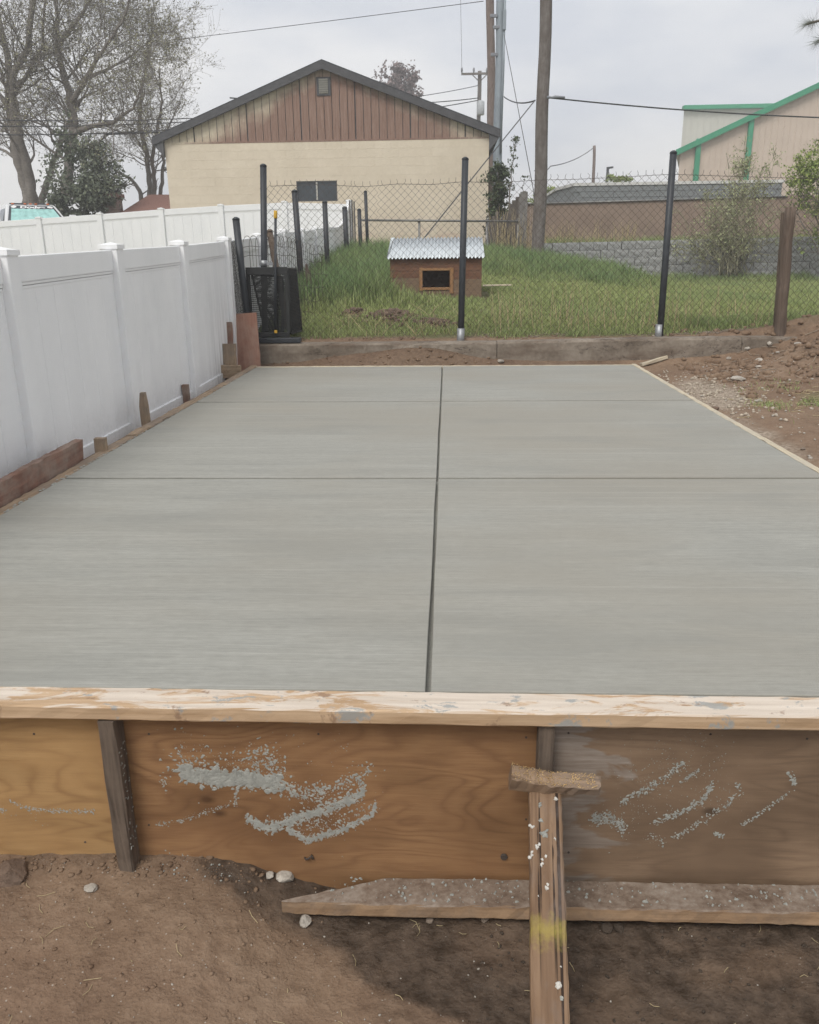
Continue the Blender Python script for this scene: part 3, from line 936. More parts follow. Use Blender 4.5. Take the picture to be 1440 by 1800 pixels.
# ------------------------------------------------------------------ forms round the other three edges
fl = thing('left_form', (-SW, 3, -.1), 'narrow concrete-stained lumber form along the fence side of the slab', 'form')
board('form_lumber', (-SW - .034, .02, -.045), (-SW - .034, 3.0, -.043), .066, .088, (0, 0, 1), 'lumber', fl, jit=.003, ch=.004, n=70, warp=.003)
board('form_lumber', (-SW - .037, 3.012, -.040), (-SW - .033, 6.32, -.034), .066, .09, (0, 0, 1), 'lumber', fl, jit=.004, ch=.005, n=80, warp=.004)
P_, S_ = [], []
for _ in range(420):
    y = rng.uniform(.3, 6.2); P_.append((-SW - .004 + rng.gauss(0, .006), y, .0005)); S_.append(.002 + .008 * rng.random() ** 2)
add('mortar_lip', blob_np(rng, 0, P_, S_, (1, 0, 0), (0, 1, 0), (0, 0, 1), .35), 'mortar', fl, kind='stuff')
board('form_plank', (-SW - .090, .2, .022), (-SW - .090, 2.42, .034), .040, .14, (0, 0, 1), 'lumber_red', None,
      'rough reddish plank on edge between the slab form and vinyl fence', 'plank', jit=.004, ch=.005, warp=.005, n=60, endjit=.02)
# shallow blocks and stakes behind the left form
def stake_at(px, ptop, y, w, d, m, label, zb=-.25, taper=None):
    q = atY(y, px, ptop)
    return board('wooden_stake', (float(q[0]), y, zb), (float(q[0]), y, float(q[2])), w, d, (0, -1, 0), m, None, label, 'stake', 'stakes along the left form',
                 jit=.002, ch=.003, taper1=taper)
stake_at(176, 770, 2.63, .062, .045, 'lumber', 'short square stake end just past the reddish plank')
stake_at(251, 690, 3.52, .050, .045, 'lumber', 'tall pointed grey stake by the vinyl fence post', taper=(.06, .55))
stake_at(326, 676, 4.72, .050, .045, 'lumber_red', 'small reddish stake stub behind the left form')
# right form: thin pale board
fr = board('right_form', (SW + .021, .02, -.044), (SW + .021, 6.31, -.040), .040, .09, (0, 0, 1), 'lumber_pale', None,
           'thin pale board along the slab edge beside the dirt heap', 'form', jit=.002, ch=.003, n=110, warp=.003)
board('rear_form', (-SW - .04, SL + .021, -.042), (SW + .04, SL + .021, -.042), .040, .09, (0, 0, 1), 'lumber_pale', None,
      'pale board along the rear slab edge below the old kerb', 'form', jit=.002, ch=.003, n=80, warp=.002)
c0, c1 = hit(1128, 645), hit(1172, 631)
board('scrap_stick', (c0[0], c0[1] + .02, c0[2] + .018), (c1[0], c1[1], c1[2] + .018), .04, .03, (0, 0, 1), 'lumber_pale', None,
      'short pale stick lying off the rear right corner of the slab', 'stick', jit=.002, ch=.003)
# boards stacked in the corner by the fence
q0, q1 = atY(5.95, 385, 642), atY(5.95, 430, 642)
board('corner_block', (float(q0[0]), 5.95, float(q0[2]) - .06), (-1.905, 5.95, float(q0[2]) - .06), .04, .12, (0, 0, 1), 'lumber', None,
      'short grey plank on edge bridging the form and the vinyl fence', 'plank', jit=.003, ch=.004, n=12)
def leaner(name, px0, px1, ptop, y, lean, th, m, label, cat, zb=-.16, skew=0.0):
    a_, b_ = atY(y, px0, 610), atY(y, px1, 610)
    zt = float(atY(y + lean, (px0 + px1) / 2, ptop)[2])
    cx = float(a_[0] + b_[0]) / 2
    return board(name, (cx + skew, y, zb), (cx, y + lean, zt), float(b_[0] - a_[0]), th, (0, -1, .1), m, None, label, cat, jit=.003, ch=.004, n=14)
leaner('scrap_board', 388, 413, 604, 6.02, .04, .035, 'lumber', 'weathered brown board end behind the red offcut', 'board')
leaner('scrap_board', 398, 409, 566, 6.22, .05, .03, 'lumber_red', 'dark red-brown board hidden behind the red offcut', 'board')
leaner('red_offcut', 405, 450, 551, 6.36, .12, .022, 'offcut_red', 'upright red-brown board propped in the corner beside the kerb', 'board', skew=.04)

# ------------------------------------------------------------------ old kerb
kerb = thing('concrete_kerb', (.6, 6.76, 0), 'old cracked concrete kerb between the slab and the lawn', 'kerb')
def kerb_seg(x0, x1, seed, yo=0.0):
    n = int((x1 - x0) / .03) + 2
    rg = random.Random(seed)
    V, F = [], []
    prof = [(6.655, -.3), (6.655, .55), (6.66, .9), (6.672, 1.0), (6.86, 1.0), (6.875, .9), (6.88, -.3)]
    for i in range(n):
        x = x0 + (x1 - x0) * i / (n - 1)
        top = float(np.interp(x, [-2, .5, 2.3, 3.4], [.186, .186, .212, .214]))
        ch = max(0, float(fbm(np.array(x * 5.0), np.array(seed * 3.3), 5)) - .1) * .12
        for j, (y, h) in enumerate(prof):
            z = top * h if h > 0 else h
            dy = float(fbm(np.array(x * 7.0), np.array(j * 1.7 + seed), 6)) * .012
            V.append((x, y + yo + dy + (ch if j in (2, 3) else 0), z - (ch if j in (2, 3) else 0) + rg.uniform(-.002, .002)))
    k = len(prof)
    for i in range(n - 1):
        for j in range(k - 1): F.append((i * k + j, (i + 1) * k + j, (i + 1) * k + j + 1, i * k + j + 1))
    F.append(tuple(range(k))[::-1]); F.append(tuple((n - 1) * k + j for j in range(k)))
    me = bpy.data.meshes.new('kerb'); me.from_pydata(V, [], F)
    bm = bmesh.new(); bm.from_mesh(me); bmesh.ops.recalc_face_normals(bm, faces=bm.faces); bm.to_mesh(me); bm.free()
    return add('kerb_segment', me, 'curb', kerb)
kerb_seg(-2.02, .545, 1); kerb_seg(.552, 2.98, 2, .012); kerb_seg(2.988, 3.6, 3, .02)

# ------------------------------------------------------------------ vinyl fences
def cap_mesh():
    w = .063
    mb = MB()
    mb.box((0, 0, -.012), (w * 2, w * 2, .026))
    b = len(mb.v)
    mb.v += [(-w * .93, -w * .93, .001), (w * .93, -w * .93, .001), (w * .93, w * .93, .001), (-w * .93, w * .93, .001), (0, 0, .016)]
    for i in range(4): mb.f.append((b + i, b + (i + 1) % 4, b + 4)); mb.sm.append(False)
    return mb.mesh('cap')
CAP = cap_mesh()
_post = {}
def vpost(fence, x, y, zt, zb):
    h = round(zt - .024 - zb, 2)
    if h not in _post:
        _post[h] = MB().box((0, 0, -h / 2), (.112, .112, h)).mesh('post', bevel=.006, seg=2)
    p = add('post', _post[h], 'vinyl', fence, Matrix.Translation((x, y, zt - .024)))
    c = add('cap', CAP, 'vinyl', p, Matrix.Translation((x, y, zt - .024)))
    return p
def strip(fence, name, p0, p1, w, dz, off=0.0, lo=None):
    """rail between two posts: sheared box that follows the slope; w thick, dz high, top at p.z"""
    p0, p1 = Vector(p0), Vector(p1)
    d = (p1 - p0).normalized(); nrm = Vector((d.y, -d.x, 0)).normalized()
    mb = MB(); b = 0
    for p in (p0, p1):
        for s, z in ((-1, 0), (1, 0), (1, -dz), (-1, -dz)):
            mb.v.append(tuple(p + nrm * (s * w / 2 + off) + Vector((0, 0, z))))
    for q in ((0, 1, 2, 3), (7, 6, 5, 4), (0, 4, 5, 1), (1, 5, 6, 2), (2, 6, 7, 3), (3, 7, 4, 0)): mb.f.append(q); mb.sm.append(False)
    return add(name, mb.mesh(name, bevel=.004, seg=2), 'vinyl', fence)
def vpanel(fence, p0, p1, zb0, zb1, planks=6, swoop=None):
    """p0, p1 = panel top at both posts"""
    p0, p1 = Vector(p0), Vector(p1)
    d = (p1 - p0); flat = Vector((d.x, d.y, 0)); L = flat.length; fn = flat.normalized()
    a, b = p0 + d * (.055 / L), p1 - d * (.055 / L)
    if swoop is None:
        strip(fence, 'top_rail', a, b, .046, .125)
        dn = Vector((0, 0, -.1255))
        for k in range(2): strip(fence, 'accent_rail', a + dn + Vector((0, 0, -.019 * k)), b + dn + Vector((0, 0, -.019 * k)), .034 - .008 * k, .0165)
        ztop = .16
    else: ztop = 0
    for i in range(planks):
        t0, t1 = i / planks, (i + 1) / planks
        e = .0012 / L
        sub = 6 if swoop else 1
        mb = MB()
        nrm = Vector((fn.y, -fn.x, 0))
        for q in range(sub + 1):
            t = (t0 + e) + (t1 - t0 - 2 * e) * q / sub
            P = a.lerp(b, t)
            top = (P.z if swoop is None else swoop(t)) - ztop
            bot = zb0 + (zb1 - zb0) * t
            for s, z in ((-1, top), (1, top), (1, bot), (-1, bot)):
                mb.v.append((P.x + nrm.x * s * .011, P.y + nrm.y * s * .011, z))
        for q in range(sub):
            o = q * 4
            for c in range(4): mb.f.append((o + c, o + (c + 1) % 4, o + 4 + (c + 1) % 4, o + 4 + c)); mb.sm.append(False)
        mb.f.append((0, 1, 2, 3)); mb.f.append(tuple(sub * 4 + c for c in (3, 2, 1, 0))); mb.sm += [False, False]
        add('plank', mb.mesh('plank', bevel=.0016, seg=1) if not swoop else mb.mesh('plank'), 'vinyl', fence)
    strip(fence, 'bottom_rail', Vector((a.x, a.y, zb0 + .055)), Vector((b.x, b.y, zb1 + .055)), .046, .10)
    if swoop:
        N = 16
        for q in range(N):
            t0, t1 = q / N, (q + 1) / N
            A_, B_ = a.lerp(b, t0), a.lerp(b, t1)
            strip(fence, 'top_rail', (A_.x, A_.y, swoop(t0) + .03), (B_.x, B_.y, swoop(t1) + .03), .046, .06)

FX = -2.1
sf = thing('vinyl_fence', (FX, 6, -.06), 'white vinyl privacy fence running along the side of the slab and lawn', 'fence')
py_ = [-.5, .92, 2.26, 3.63, 5.02, 6.42, 7.9, 9.35, 10.8, 12.1, 13.4]
pz_ = [1.03, 1.06, 1.095, 1.138, 1.18, 1.24, 1.31, 1.40, 1.455, 1.52, 1.60]
zbase = [-.10] * 5 + [-.08] + [gz(FX, y) - .02 for y in py_[6:]]
for y, zt, zb in zip(py_, pz_, zbase): vpost(sf, FX, y, zt, zb - .1)
for i in range(len(py_) - 1):
    vpanel(sf, (FX, py_[i], pz_[i] - .055), (FX, py_[i + 1], pz_[i + 1] - .055), zbase[i] + .02, zbase[i + 1] + .02)
YC = 17.2
vpost(sf, FX, YC, 2.245, gz(FX, YC) - .1)
vpanel(sf, (FX, 13.4, 1.545), (FX, YC, 2.2), zbase[-1], gz(FX, YC), 9, swoop=lambda t: 1.52 + .09 * t + .56 * max(0, (t - .25) / .75) ** 2.6)

bf = thing('vinyl_fence', (-6, YC, 1.0), 'white vinyl fence across the back, below the cream block garage', 'fence')
tops = [(FX, 2.19)]
for px, py in ((500, 352), (388, 357.5), (283, 364), (175, 372.5), (68, 380)):
    q = atY(YC, px, py); tops.append((float(q[0]), float(q[2])))
for k in range(3): tops.append((tops[-1][0] - 1.38, tops[-1][1] - .07))
for x, z in tops[1:]: vpost(bf, x, YC, z, gz(x, YC) - .1)
for i in range(len(tops) - 1):
    vpanel(bf, (tops[i + 1][0], YC, tops[i + 1][1] - .05), (tops[i][0], YC, tops[i][1] - .05), gz(tops[i + 1][0], YC), gz(tops[i][0], YC))

# ------------------------------------------------------------------ chain link fence in front of the lawn
def steel_post(parent, p0, p1, r, name='post', m='black_paint', k=10):
    """round pipe with a domed cap"""
    p0, p1 = Vector(p0), Vector(p1)
    mb = MB(); mb.tube([p0, p1], r, k)
    d = (p1 - p0).normalized()
    mb.tube([p1 - d * .002, p1 + d * r * .35, p1 + d * r * .7], [r * 1.12, r * .95, r * .35], k)
    return add(name, mb.mesh(name), m, parent)
def chain_link(x0, x1, y, zb, zt, pitch=.0365, wire=.0022, barbs=True, k=4, seed=1):
    """woven diamond mesh as zigzag wires; zb, zt functions of x"""
    rg = random.Random(seed)
    V, F = [], []
    n = int((x1 - x0) / pitch)
    H = pitch
    for i in range(n):
        xc = x0 + i * pitch
        b, t = zb(xc), zt(xc)
        m = int((t - b) / H)
        pts = []
        for j in range(m + 1):
            z = b + j * (t - b) / m
            side = 1 if (j + i) % 2 else -1
            wx = .010 * math.sin(z * 5 + xc * 2.1) + .006 * math.sin(xc * 9 + z * 11)
            wy = .025 * math.sin(xc * 1.7 + z * 1.3) + .0025 * side
            pts.append(Vector((xc + side * pitch * .51 + wx, y + wy, z)))
        if barbs and (i + m) % 2:
            e = pts[-1]; pts.append(e + Vector((rg.uniform(-.012, .012), 0, .014))); pts.append(e + Vector((rg.uniform(-.012, .012), 0, .038)))
        base = len(V)
        for p in pts:
            for a in range(k):
                th = math.pi / 4 + a * 2 * math.pi / k
                V.append((p.x + math.cos(th) * wire, p.y + math.sin(th) * wire, p.z))
        for j in range(len(pts) - 1):
            for a in range(k):
                F.append((base + j * k + a, base + j * k + (a + 1) % k, base + (j + 1) * k + (a + 1) % k, base + (j + 1) * k + a))
    return mesh_np('chain_link', np.array(V), np.array(F), True)
YF = 6.93
clf = thing('chain_link_fence', (.2, YF, .2), 'chain-link fence on tall black steel posts between kerb and lawn', 'fence')
tx, tz = [], []
for px, py in ((300, 330), (475, 325), (560, 322), (640, 326), (700, 321), (760, 322), (815, 317), (870, 319), (950, 314), (1010, 313), (1090, 309), (1180, 304), (1300, 308), (1440, 312)):
    q = atY(YF, px, py); tx.append(float(q[0])); tz.append(float(q[2]))
add('wire_mesh', chain_link(-1.80, 4.3, YF, lambda x: gz(x, YF) + .03, lambda x: float(np.interp(x, tx, tz))), 'rust_wire', clf, kind='stuff')
mb = MB(); mb.tube([(x, YF + .004, z - .012) for x, z in zip(tx[1:], tz[1:])], .0022, 5)
add('tension_wire', mb.mesh(), 'rust_wire', clf)
YPst = 6.885
def post_px(parent, t, b, y, r, name='post', ybot=None, **kw):
    A_, B_ = atY(y, *t), atY(ybot or y, *b)
    return steel_post(parent, B_, A_, r, name, **kw)
p1_ = post_px(clf, (463, 292), (466, 640), YPst, .033)
p2_ = post_px(clf, (818, 280), (809, 640), YPst, .0325)
p3_ = post_px(clf, (1184, 269), (1157, 630), YPst, .034)
for pp, (t, b) in ((p2_, ((810.5, 577), (809, 612))), (p3_, ((1159.5, 570), (1157, 604)))):
    A_, B_ = atY(YPst, *t), atY(YPst, *b)
    add('sleeve', MB().tube([B_, A_], .039, 12).mesh(), 'steel_sleeve', pp)
A_ = Vector(atY(YPst, 464, 463))
mb = MB(); mb.tube([A_ - Vector((0, 0, .03)), A_ + Vector((0, 0, .03))], .039, 14); mb.box(A_ + Vector((.06, -.01, -.005)), (.07, .02, .03))
add('clamp_band', mb.mesh(), 'steel_sleeve', p1_)

# weathered round wooden post at the heap and the thin stake beside it
A_, B_ = atY(6.80, 1389, 364), atY(6.80, 1366, 640)
Mx, Lx = frame(B_, A_, (0, -1, 0))
mb = MB(); N = 14
ps = [(Lx * i / N, .004 * math.sin(i * 1.3), .004 * math.cos(i * .9)) for i in range(N + 1)]
mb.tube(ps, [.056 * (1 - .10 * i / N) * (1 + .03 * math.sin(i * 2.1)) for i in range(N + 1)], 16)
add('wooden_post', mb.mesh('post'), 'wood_post', None, Mx, 'round weathered wooden post standing at the edge of the dirt heap', 'post')
A_, B_ = atY(6.92, 1377, 374), atY(6.92, 1358, 640)
board('fence_stake', B_, A_, .032, .035, (0, -1, 0), 'stake_dark', None, 'thin dark stake close behind the round wooden post', 'stake', jit=.003, ch=.006)

# loose steel posts and wire by the left boundary
def lone_post(t, b, y, r, label, group=None, m='black_paint', name='steel_post'):
    A_, B_ = atY(y, *t), atY(y, *b)
    B2 = Vector(B_); A2 = Vector(A_); d = (A2 - B2).normalized()
    g = gz(B2.x, B2.y)
    if B2.z > g - .1: B2 = B2 - d * ((B2.z - g + .12) / d.z)
    o = steel_post(None, B2, A2, r, name, m)
    return tag(o, label, 'post', group)
lone_post((415, 386), (434, 560), 6.72, .036, 'stout dark post rising behind the red offcut')
lone_post((454, 0) if False else (474, 407), (491, 500), 7.35, .034, 'short dark post leaning behind the black mesh gate', m='stake_dark')
lone_post((518, 337), (531, 510), 9.6, .040, 'black post leaning left beside the loop-top wire', 'posts along the left boundary')
lone_post((571, 356), (577, 500), 11.6, .040, 'upright black post by the rising end of the vinyl fence', 'posts along the left boundary')
lone_post((606, 366), (611, 465), 14.6, .048, 'black post touching the grey boards at the fence corner', 'posts along the left boundary')
lone_post((631.5, 369), (635, 455), 14.9, .038, 'shorter thin black post right of the grey boards', 'posts along the left boundary')
lone_post((642.5, 337), (647, 447), 15.2, .032, 'taller thin black post right of the grey boards', 'posts along the left boundary')
A_, B_ = atY(9.3, 538, 464), atY(9.3, 549, 512)
board('pointed_stake', (float(B_[0]) + .02, 9.3, .35), A_, .075, .05, (0, -1, 0), 'wood_post', None, 'pointed grey stake leaning in the tall grass', 'stake', taper1=(.2, .25), jit=.003)
# grey weathered boards at the corner of the vinyl fence
gp = thing('board_screen', (-1.85, 16.2, 1.0), 'narrow screen of grey weathered boards at the vinyl fence corner', 'screen')
MAT['grey_board'] = wood('grey_weathered_board', (.30, .285, .27), (.17, .16, .15), .6, .9, (.12, .10, .085), .5, 2.9)
for i, (px, pt) in enumerate(((614.5, 352), (618.5, 351), (622.5, 354))):
    q = atY(15.6 + i * .12, px, pt)
    board('screen_board', (float(q[0]), 15.6 + i * .12, .75), (float(q[0]), 15.6 + i * .12, float(q[2])), .055, .02, (1, -.2, 0), 'grey_board', gp, jit=.004, ch=.003)

# loop-top garden wire along the left boundary
def garden_wire():
    mb = MB()
    # path from the black post back along the vinyl fence
    path = [(-2.02, 6.85), (-1.78, 7.5), (-1.62, 8.3), (-1.45, 8.95)]
    cum = [0]
    for a_, b_ in zip(path, path[1:]): cum.append(cum[-1] + math.dist(a_, b_))
    def at(s):
        x = np.interp(s, cum, [p[0] for p in path]); y = np.interp(s, cum, [p[1] for p in path]); return float(x), float(y)
    topz = lambda s: 1.24 + .035 * math.sin(s * 2.3) - .02 * s
    S = cum[-1]; step = .115; n = int(S / step)
    for i in range(n):
        s0, s1 = i * step, i * step + step * 1.45
        pts = []
        for j in range(9):
            a_ = math.pi * j / 8
            s = (s0 + s1) / 2 - (s1 - s0) / 2 * math.cos(a_)
            x, y = at(min(s, S)); pts.append((x, y, topz(s) - .10 + .10 * math.sin(a_)))
        x, y = at(min(s1, S)); x0, y0 = at(s0)
        pts = [(x0, y0 + .006, gz(x0, y0) + .02)] + pts + [(x, y, topz(s1) - .30)]
        mb.tube(pts, .0026, 4, cap=False)
    for dz in (-.11, -.20, -.34, -.50, -.66, -.80):
        pts = []
        for i in range(60):
            s = S * i / 59; x, y = at(s); pts.append((x, y - .004, topz(s) + dz + .008 * math.sin(s * 14)))
        mb.tube(pts, .0026, 4, cap=False)
    return mb.mesh('garden_wire', recalc=False)
add('garden_wire', garden_wire(), 'rust_wire', None, None, 'dark loop-top garden wire strung along the white side fence', 'wire fence')
# loose chain link bundled against the fence post
def wire_roll():
    V, F = [], []
    mb = MB()
    rg = random.Random(8)
    c0, c1 = Vector(atY(6.55, 404, 425)), Vector(atY(6.55, 422, 556))
    for i in range(26):
        a_ = i / 26 * 2 * math.pi * 2
        pts = []
        for j in range(40):
            t = j / 39
            c = c0.lerp(c1, t)
            a2 = a_ + t * 3 + (.35 if j % 2 else -.35)
            r = .030 + .012 * math.sin(i * 1.7 + j * .4)
            pts.append(c + Vector((math.cos(a2) * r * 1.1, math.sin(a2) * r * 1.6, rg.uniform(-.006, .006))))
        mb.tube(pts, .0019, 4, cap=False)
    return mb.mesh('wire_roll', recalc=False)
add('wire_roll', wire_roll(), 'galv', None, None, 'bundle of loose chain-link wire stood against the last vinyl post', 'wire roll')

# black mesh gate leaning at the kerb
GYp = 6.80
gA, gB = atY(GYp, 432, 470), atY(GYp, 505, 470)
gw = float(gB[0] - gA[0]); gzt = float(gA[2]); gx0 = float(gA[0])
gate = thing('mesh_gate', (gx0 + gw / 2, GYp, .2), 'black steel mesh gate with folded sides standing on the kerb', 'gate')
gz0 = .245
mb = MB()
mb.box2((gx0, GYp - .02, gzt - .075), (gx0 + gw, GYp + .015, gzt)); mb.box2((gx0 + .03, GYp - .02, gz0), (gx0 + gw - .01, GYp + .015, gz0 + .05))
mb.box2((gx0, GYp - .018, gz0 + .05), (gx0 + .035, GYp + .013, gzt - .075)); mb.box2((gx0 + gw - .035, GYp - .018, gz0 + .05), (gx0 + gw, GYp + .013, gzt - .075))
add('frame', mb.mesh(bevel=.003), 'black_mesh', gate)
mb = MB()
n = int((gw - .07) / .011)
for i in range(n): mb.box((gx0 + .04 + i * .011, GYp - .004, (gz0 + gzt) / 2), (.0055, .003, gzt - gz0 - .13))
for i in range(int((gzt - gz0 - .13) / .02)): mb.box((gx0 + gw / 2, GYp + .001, gz0 + .06 + i * .02), (gw - .07, .003, .006))
add('mesh_sheet', mb.mesh(recalc=False), 'black_mesh', gate, kind='stuff')
sw0, sw1 = Vector((gx0 + gw - .005, GYp + .02, gzt - .03)), Vector(atY(GYp + .15, 520, 585))
for sgn in (0, 1):
    mb = MB()
    if sgn == 0:
        tl, tr, br, bl = (gx0 + gw - .004, GYp + .03, gzt - .02), (gx0 + gw + .03, GYp + .32, gzt - .02), (float(sw1[0]) + .03, GYp + .34, gz0 + .03), (gx0 + gw - .004, GYp + .03, gz0 + .03)
    else:
        tl, tr, br, bl = (gx0 + .05, GYp + .03, gzt - .06), (gx0 + gw - .06, GYp + .05, gzt - .10), (gx0 + gw - .10, GYp + .10, gz0 + .02), (gx0 + .14, GYp + .10, gz0 + .02)
    c = [Vector(q) for q in (tl, tr, br, bl)]
    for i in range(4): mb.tube([c[i], c[(i + 1) % 4]], .011, 6)
    for i in range(1, 24):
        t = i / 24; mb.tube([c[0].lerp(c[1], t), c[3].lerp(c[2], t)], .0028, 4, cap=False)
    for i in range(1, 44):
        t = i / 44; mb.tube([c[0].lerp(c[3], t), c[1].lerp(c[2], t)], .0028, 4, cap=False)
    add('side_panel', mb.mesh(recalc=False), 'black_mesh', gate)
k0, k1 = atY(6.74, 446, 598), atY(6.74, 530, 598)
add('black_beam', MB().box2((float(k0[0]), 6.665, .195), (float(k1[0]), 6.765, .243)).mesh(bevel=.006, seg=2), 'black_paint', None, None,
    'short flat black beam lying on the kerb under the mesh gate', 'beam')
tool = thing('long_handled_tool', tuple(atY(6.76, 485, 588)), 'thin black bar with a yellow grip leaning on the mesh gate', 'tool')
t0, t1, t2 = Vector(atY(6.755, 484, 586)), Vector(atY(6.77, 484.5, 384)), Vector(atY(6.77, 484.5, 370))
add('shaft', MB().tube([t0, t1], .013, 8).mesh(), 'black_paint', tool)
add('grip', MB().tube([t1, t1.lerp(t2, .15), t1.lerp(t2, .9), t2], [.015, .019, .018, .012], 10).mesh(), 'yellow', tool)
q = Vector(atY(6.735, 485, 583))
add('yellow_tag', MB().box(q, (.030, .012, .030)).mesh(bevel=.002), 'yellow', tool)

# ------------------------------------------------------------------ doghouse
DY = 9.5
d0, d1 = atY(DY, 686, 470), atY(DY, 847, 470)
dx0, dx1 = float(d0[0]), float(d1[0])
zg = .42
zt_f, zt_b = 1.0, 1.22
dog = thing('doghouse', ((dx0 + dx1) / 2, DY + .4, .45), 'small brown doghouse with a corrugated white metal roof in the grass', 'doghouse')
MAT['dog_wall'] = wood('stained_siding', (.205, .105, .065), (.12, .058, .036), .5, .85, (.17, .10, .065), .5, 1.1, .2)
MAT['dog_low'] = wood('faded_siding', (.25, .175, .115), (.16, .105, .07), .5, .85, (.17, .12, .08), .5, 3.1, .2)
MAT['dog_trim'] = wood('raw_trim', (.36, .20, .095), (.22, .115, .055), .8, .85, None, 0, 4.4)
MAT['dark_in'] = plain('dark_interior', (.02, .018, .016), .9)
ox0, ox1 = float(atY(DY, 743, 490)[0]), float(atY(DY, 791, 490)[0])
oz1, oz0 = float(atY(DY, 767, 476)[2]), float(atY(DY, 767, 505)[2])
zmid = float(atY(DY, 700, 489)[2])
def dplank(name, a_, b_, m):
    (x0, z0), (x1, z1) = a_, b_
    return board(name, (x0, DY, (z0 + z1) / 2), (x1, DY, (z0 + z1) / 2), z1 - z0, .018, (0, -1, 0), m, dog, jit=.0008, ch=.002, n=8)
dplank('front_board', (dx0, oz1), (dx1, zt_f), 'dog_wall')
dplank('front_board', (dx0, zmid - .1 + .1), (ox0, oz1 - .002), 'dog_wall')
dplank('front_board', (dx0, zg), (ox0, zmid - .003), 'dog_low')
dplank('front_board', (ox1, zmid - .02), (dx1, oz1 - .002), 'dog_wall')
dplank('front_board', (ox1, zg), (dx1, zmid - .023), 'dog_low')
dplank('front_board', (ox0 + .002, zg), (ox1 - .002, oz0), 'dog_low')
dep = .80
mb = MB(); mb.prism([(dx1 - .012, DY + .011, zg), (dx1 - .012, DY + dep, zg), (dx1 - .012, DY + dep, zt_b), (dx1 - .012, DY + .011, zt_f)], (.011, 0, 0))
add('side_wall', mb.mesh(), 'dog_wall', dog)
mb = MB(); mb.prism([(dx0, DY + .011, zg), (dx0, DY + dep, zg), (dx0, DY + dep, zt_b), (dx0, DY + .011, zt_f)], (.011, 0, 0))
add('side_wall', mb.mesh(), 'dog_wall', dog)
add('back_wall', MB().box2((dx0 + .012, DY + dep - .016, zg), (dx1 - .013, DY + dep - .002, zt_b)).mesh(), 'dog_wall', dog)
for (a_, b_, w_) in (((ox0 - .022, oz0 - .04), (ox0 - .022, oz1 + .04), .045), ((ox1 + .022, oz0 - .08), (ox1 + .022, oz1 + .04), .05)):
    board('trim', (a_[0], DY - .016, a_[1]), (b_[0], DY - .016, b_[1]), w_, .014, (0, -1, 0), 'dog_trim', dog, jit=.001, ch=.002, n=5)
for z_ in (oz0 - .018, oz1 + .018):
    board('trim', (ox0 + .002, DY - .015, z_), (ox1 - .004, DY - .015, z_), .034, .012, (0, -1, 0), 'dog_trim', dog, jit=.001, ch=.002, n=5)
nw, V, F = 27 * 8, [], []
rx0, rx1 = float(atY(DY - .06, 680, 450)[0]), float(atY(DY - .06, 852, 455)[0])
for i in range(nw + 1):
    x = rx0 + (rx1 - rx0) * i / nw; wv = .011 * math.cos(i / 8 * 2 * math.pi)
    for (y, z) in ((DY - .07, zt_f + .006), (DY + dep + .06, zt_b + .055)):
        V.append((x + (.045 if y > DY + .1 and i == 0 else 0), y, z + wv)); V.append((x, y, z + wv - .003))
for i in range(nw):
    b = i * 4; F += [(b, b + 4, b + 6, b + 2), (b + 1, b + 3, b + 7, b + 5), (b, b + 1, b + 5, b + 4), (b + 2, b + 6, b + 7, b + 3)]
MAT['roof_metal'] = plain('white_corrugated_metal', (.56, .60, .62), .42, .10, 5, .5, .25)
add('roof_sheet', mesh_np('roof', np.array(V), np.array(F), True), 'roof_metal', dog)
a_, b_ = Vector(atY(9.3, 849, 502)), Vector(atY(9.3, 899, 501))
st = board('white_rod', a_, b_, .022, .022, (0, 0, 1), 'lumber_pale', None, 'thin pale rod lying in the grass beside the doghouse', 'rod', jit=.0005, ch=.004)

# ------------------------------------------------------------------ cream block garage
HY = 20.0
def hp(px, py, y=HY): return Vector(atY(y, px, py))
h_l, h_r = float(hp(294, 300)[0]), float(hp(859, 300)[0])
z_eave = (hp(292, 251).z + hp(858, 244).z) / 2
pk = hp(567, 118)
ridge_x, ridge_z = float(pk.x), float(pk.z)
z_hb = .8
def m_cream():
    k = NM('cream_block_paint')
    p = k.pos()
    n = k.noise(p, .9, 5, .6); n2 = k.noise(p, 14, 4, .6)
    col = k.ramp(k.math('ADD', k.math('MULTIPLY', n, .7), k.math('MULTIPLY', n2, .3)), [(.36, (.62, .545, .43)), (.64, (.71, .63, .505))])
    col = k.mix(k.ramp(k.rand(), [(0, 0.0), (1, .10)]), col, (.55, .46, .34))
    g = k.noise(k.map(p, (1.1, 1, 2.2), (.2, 0, .6)), 1.7, 4, .6)
    z = k.sep(p)[2]
    low = k.ramp(k.math('MULTIPLY', z, .3), [(.36, 1.0), (.56, 0.0)])
    col = k.mix(k.math('MULTIPLY', low, k.ramp(g, [(.5, 0.0), (.62, .5)])), col, (.46, .24, .19))
    return k.out(col, .85, k.bump(n2, .25, .01), .2)
MAT['cream'] = m_cream()
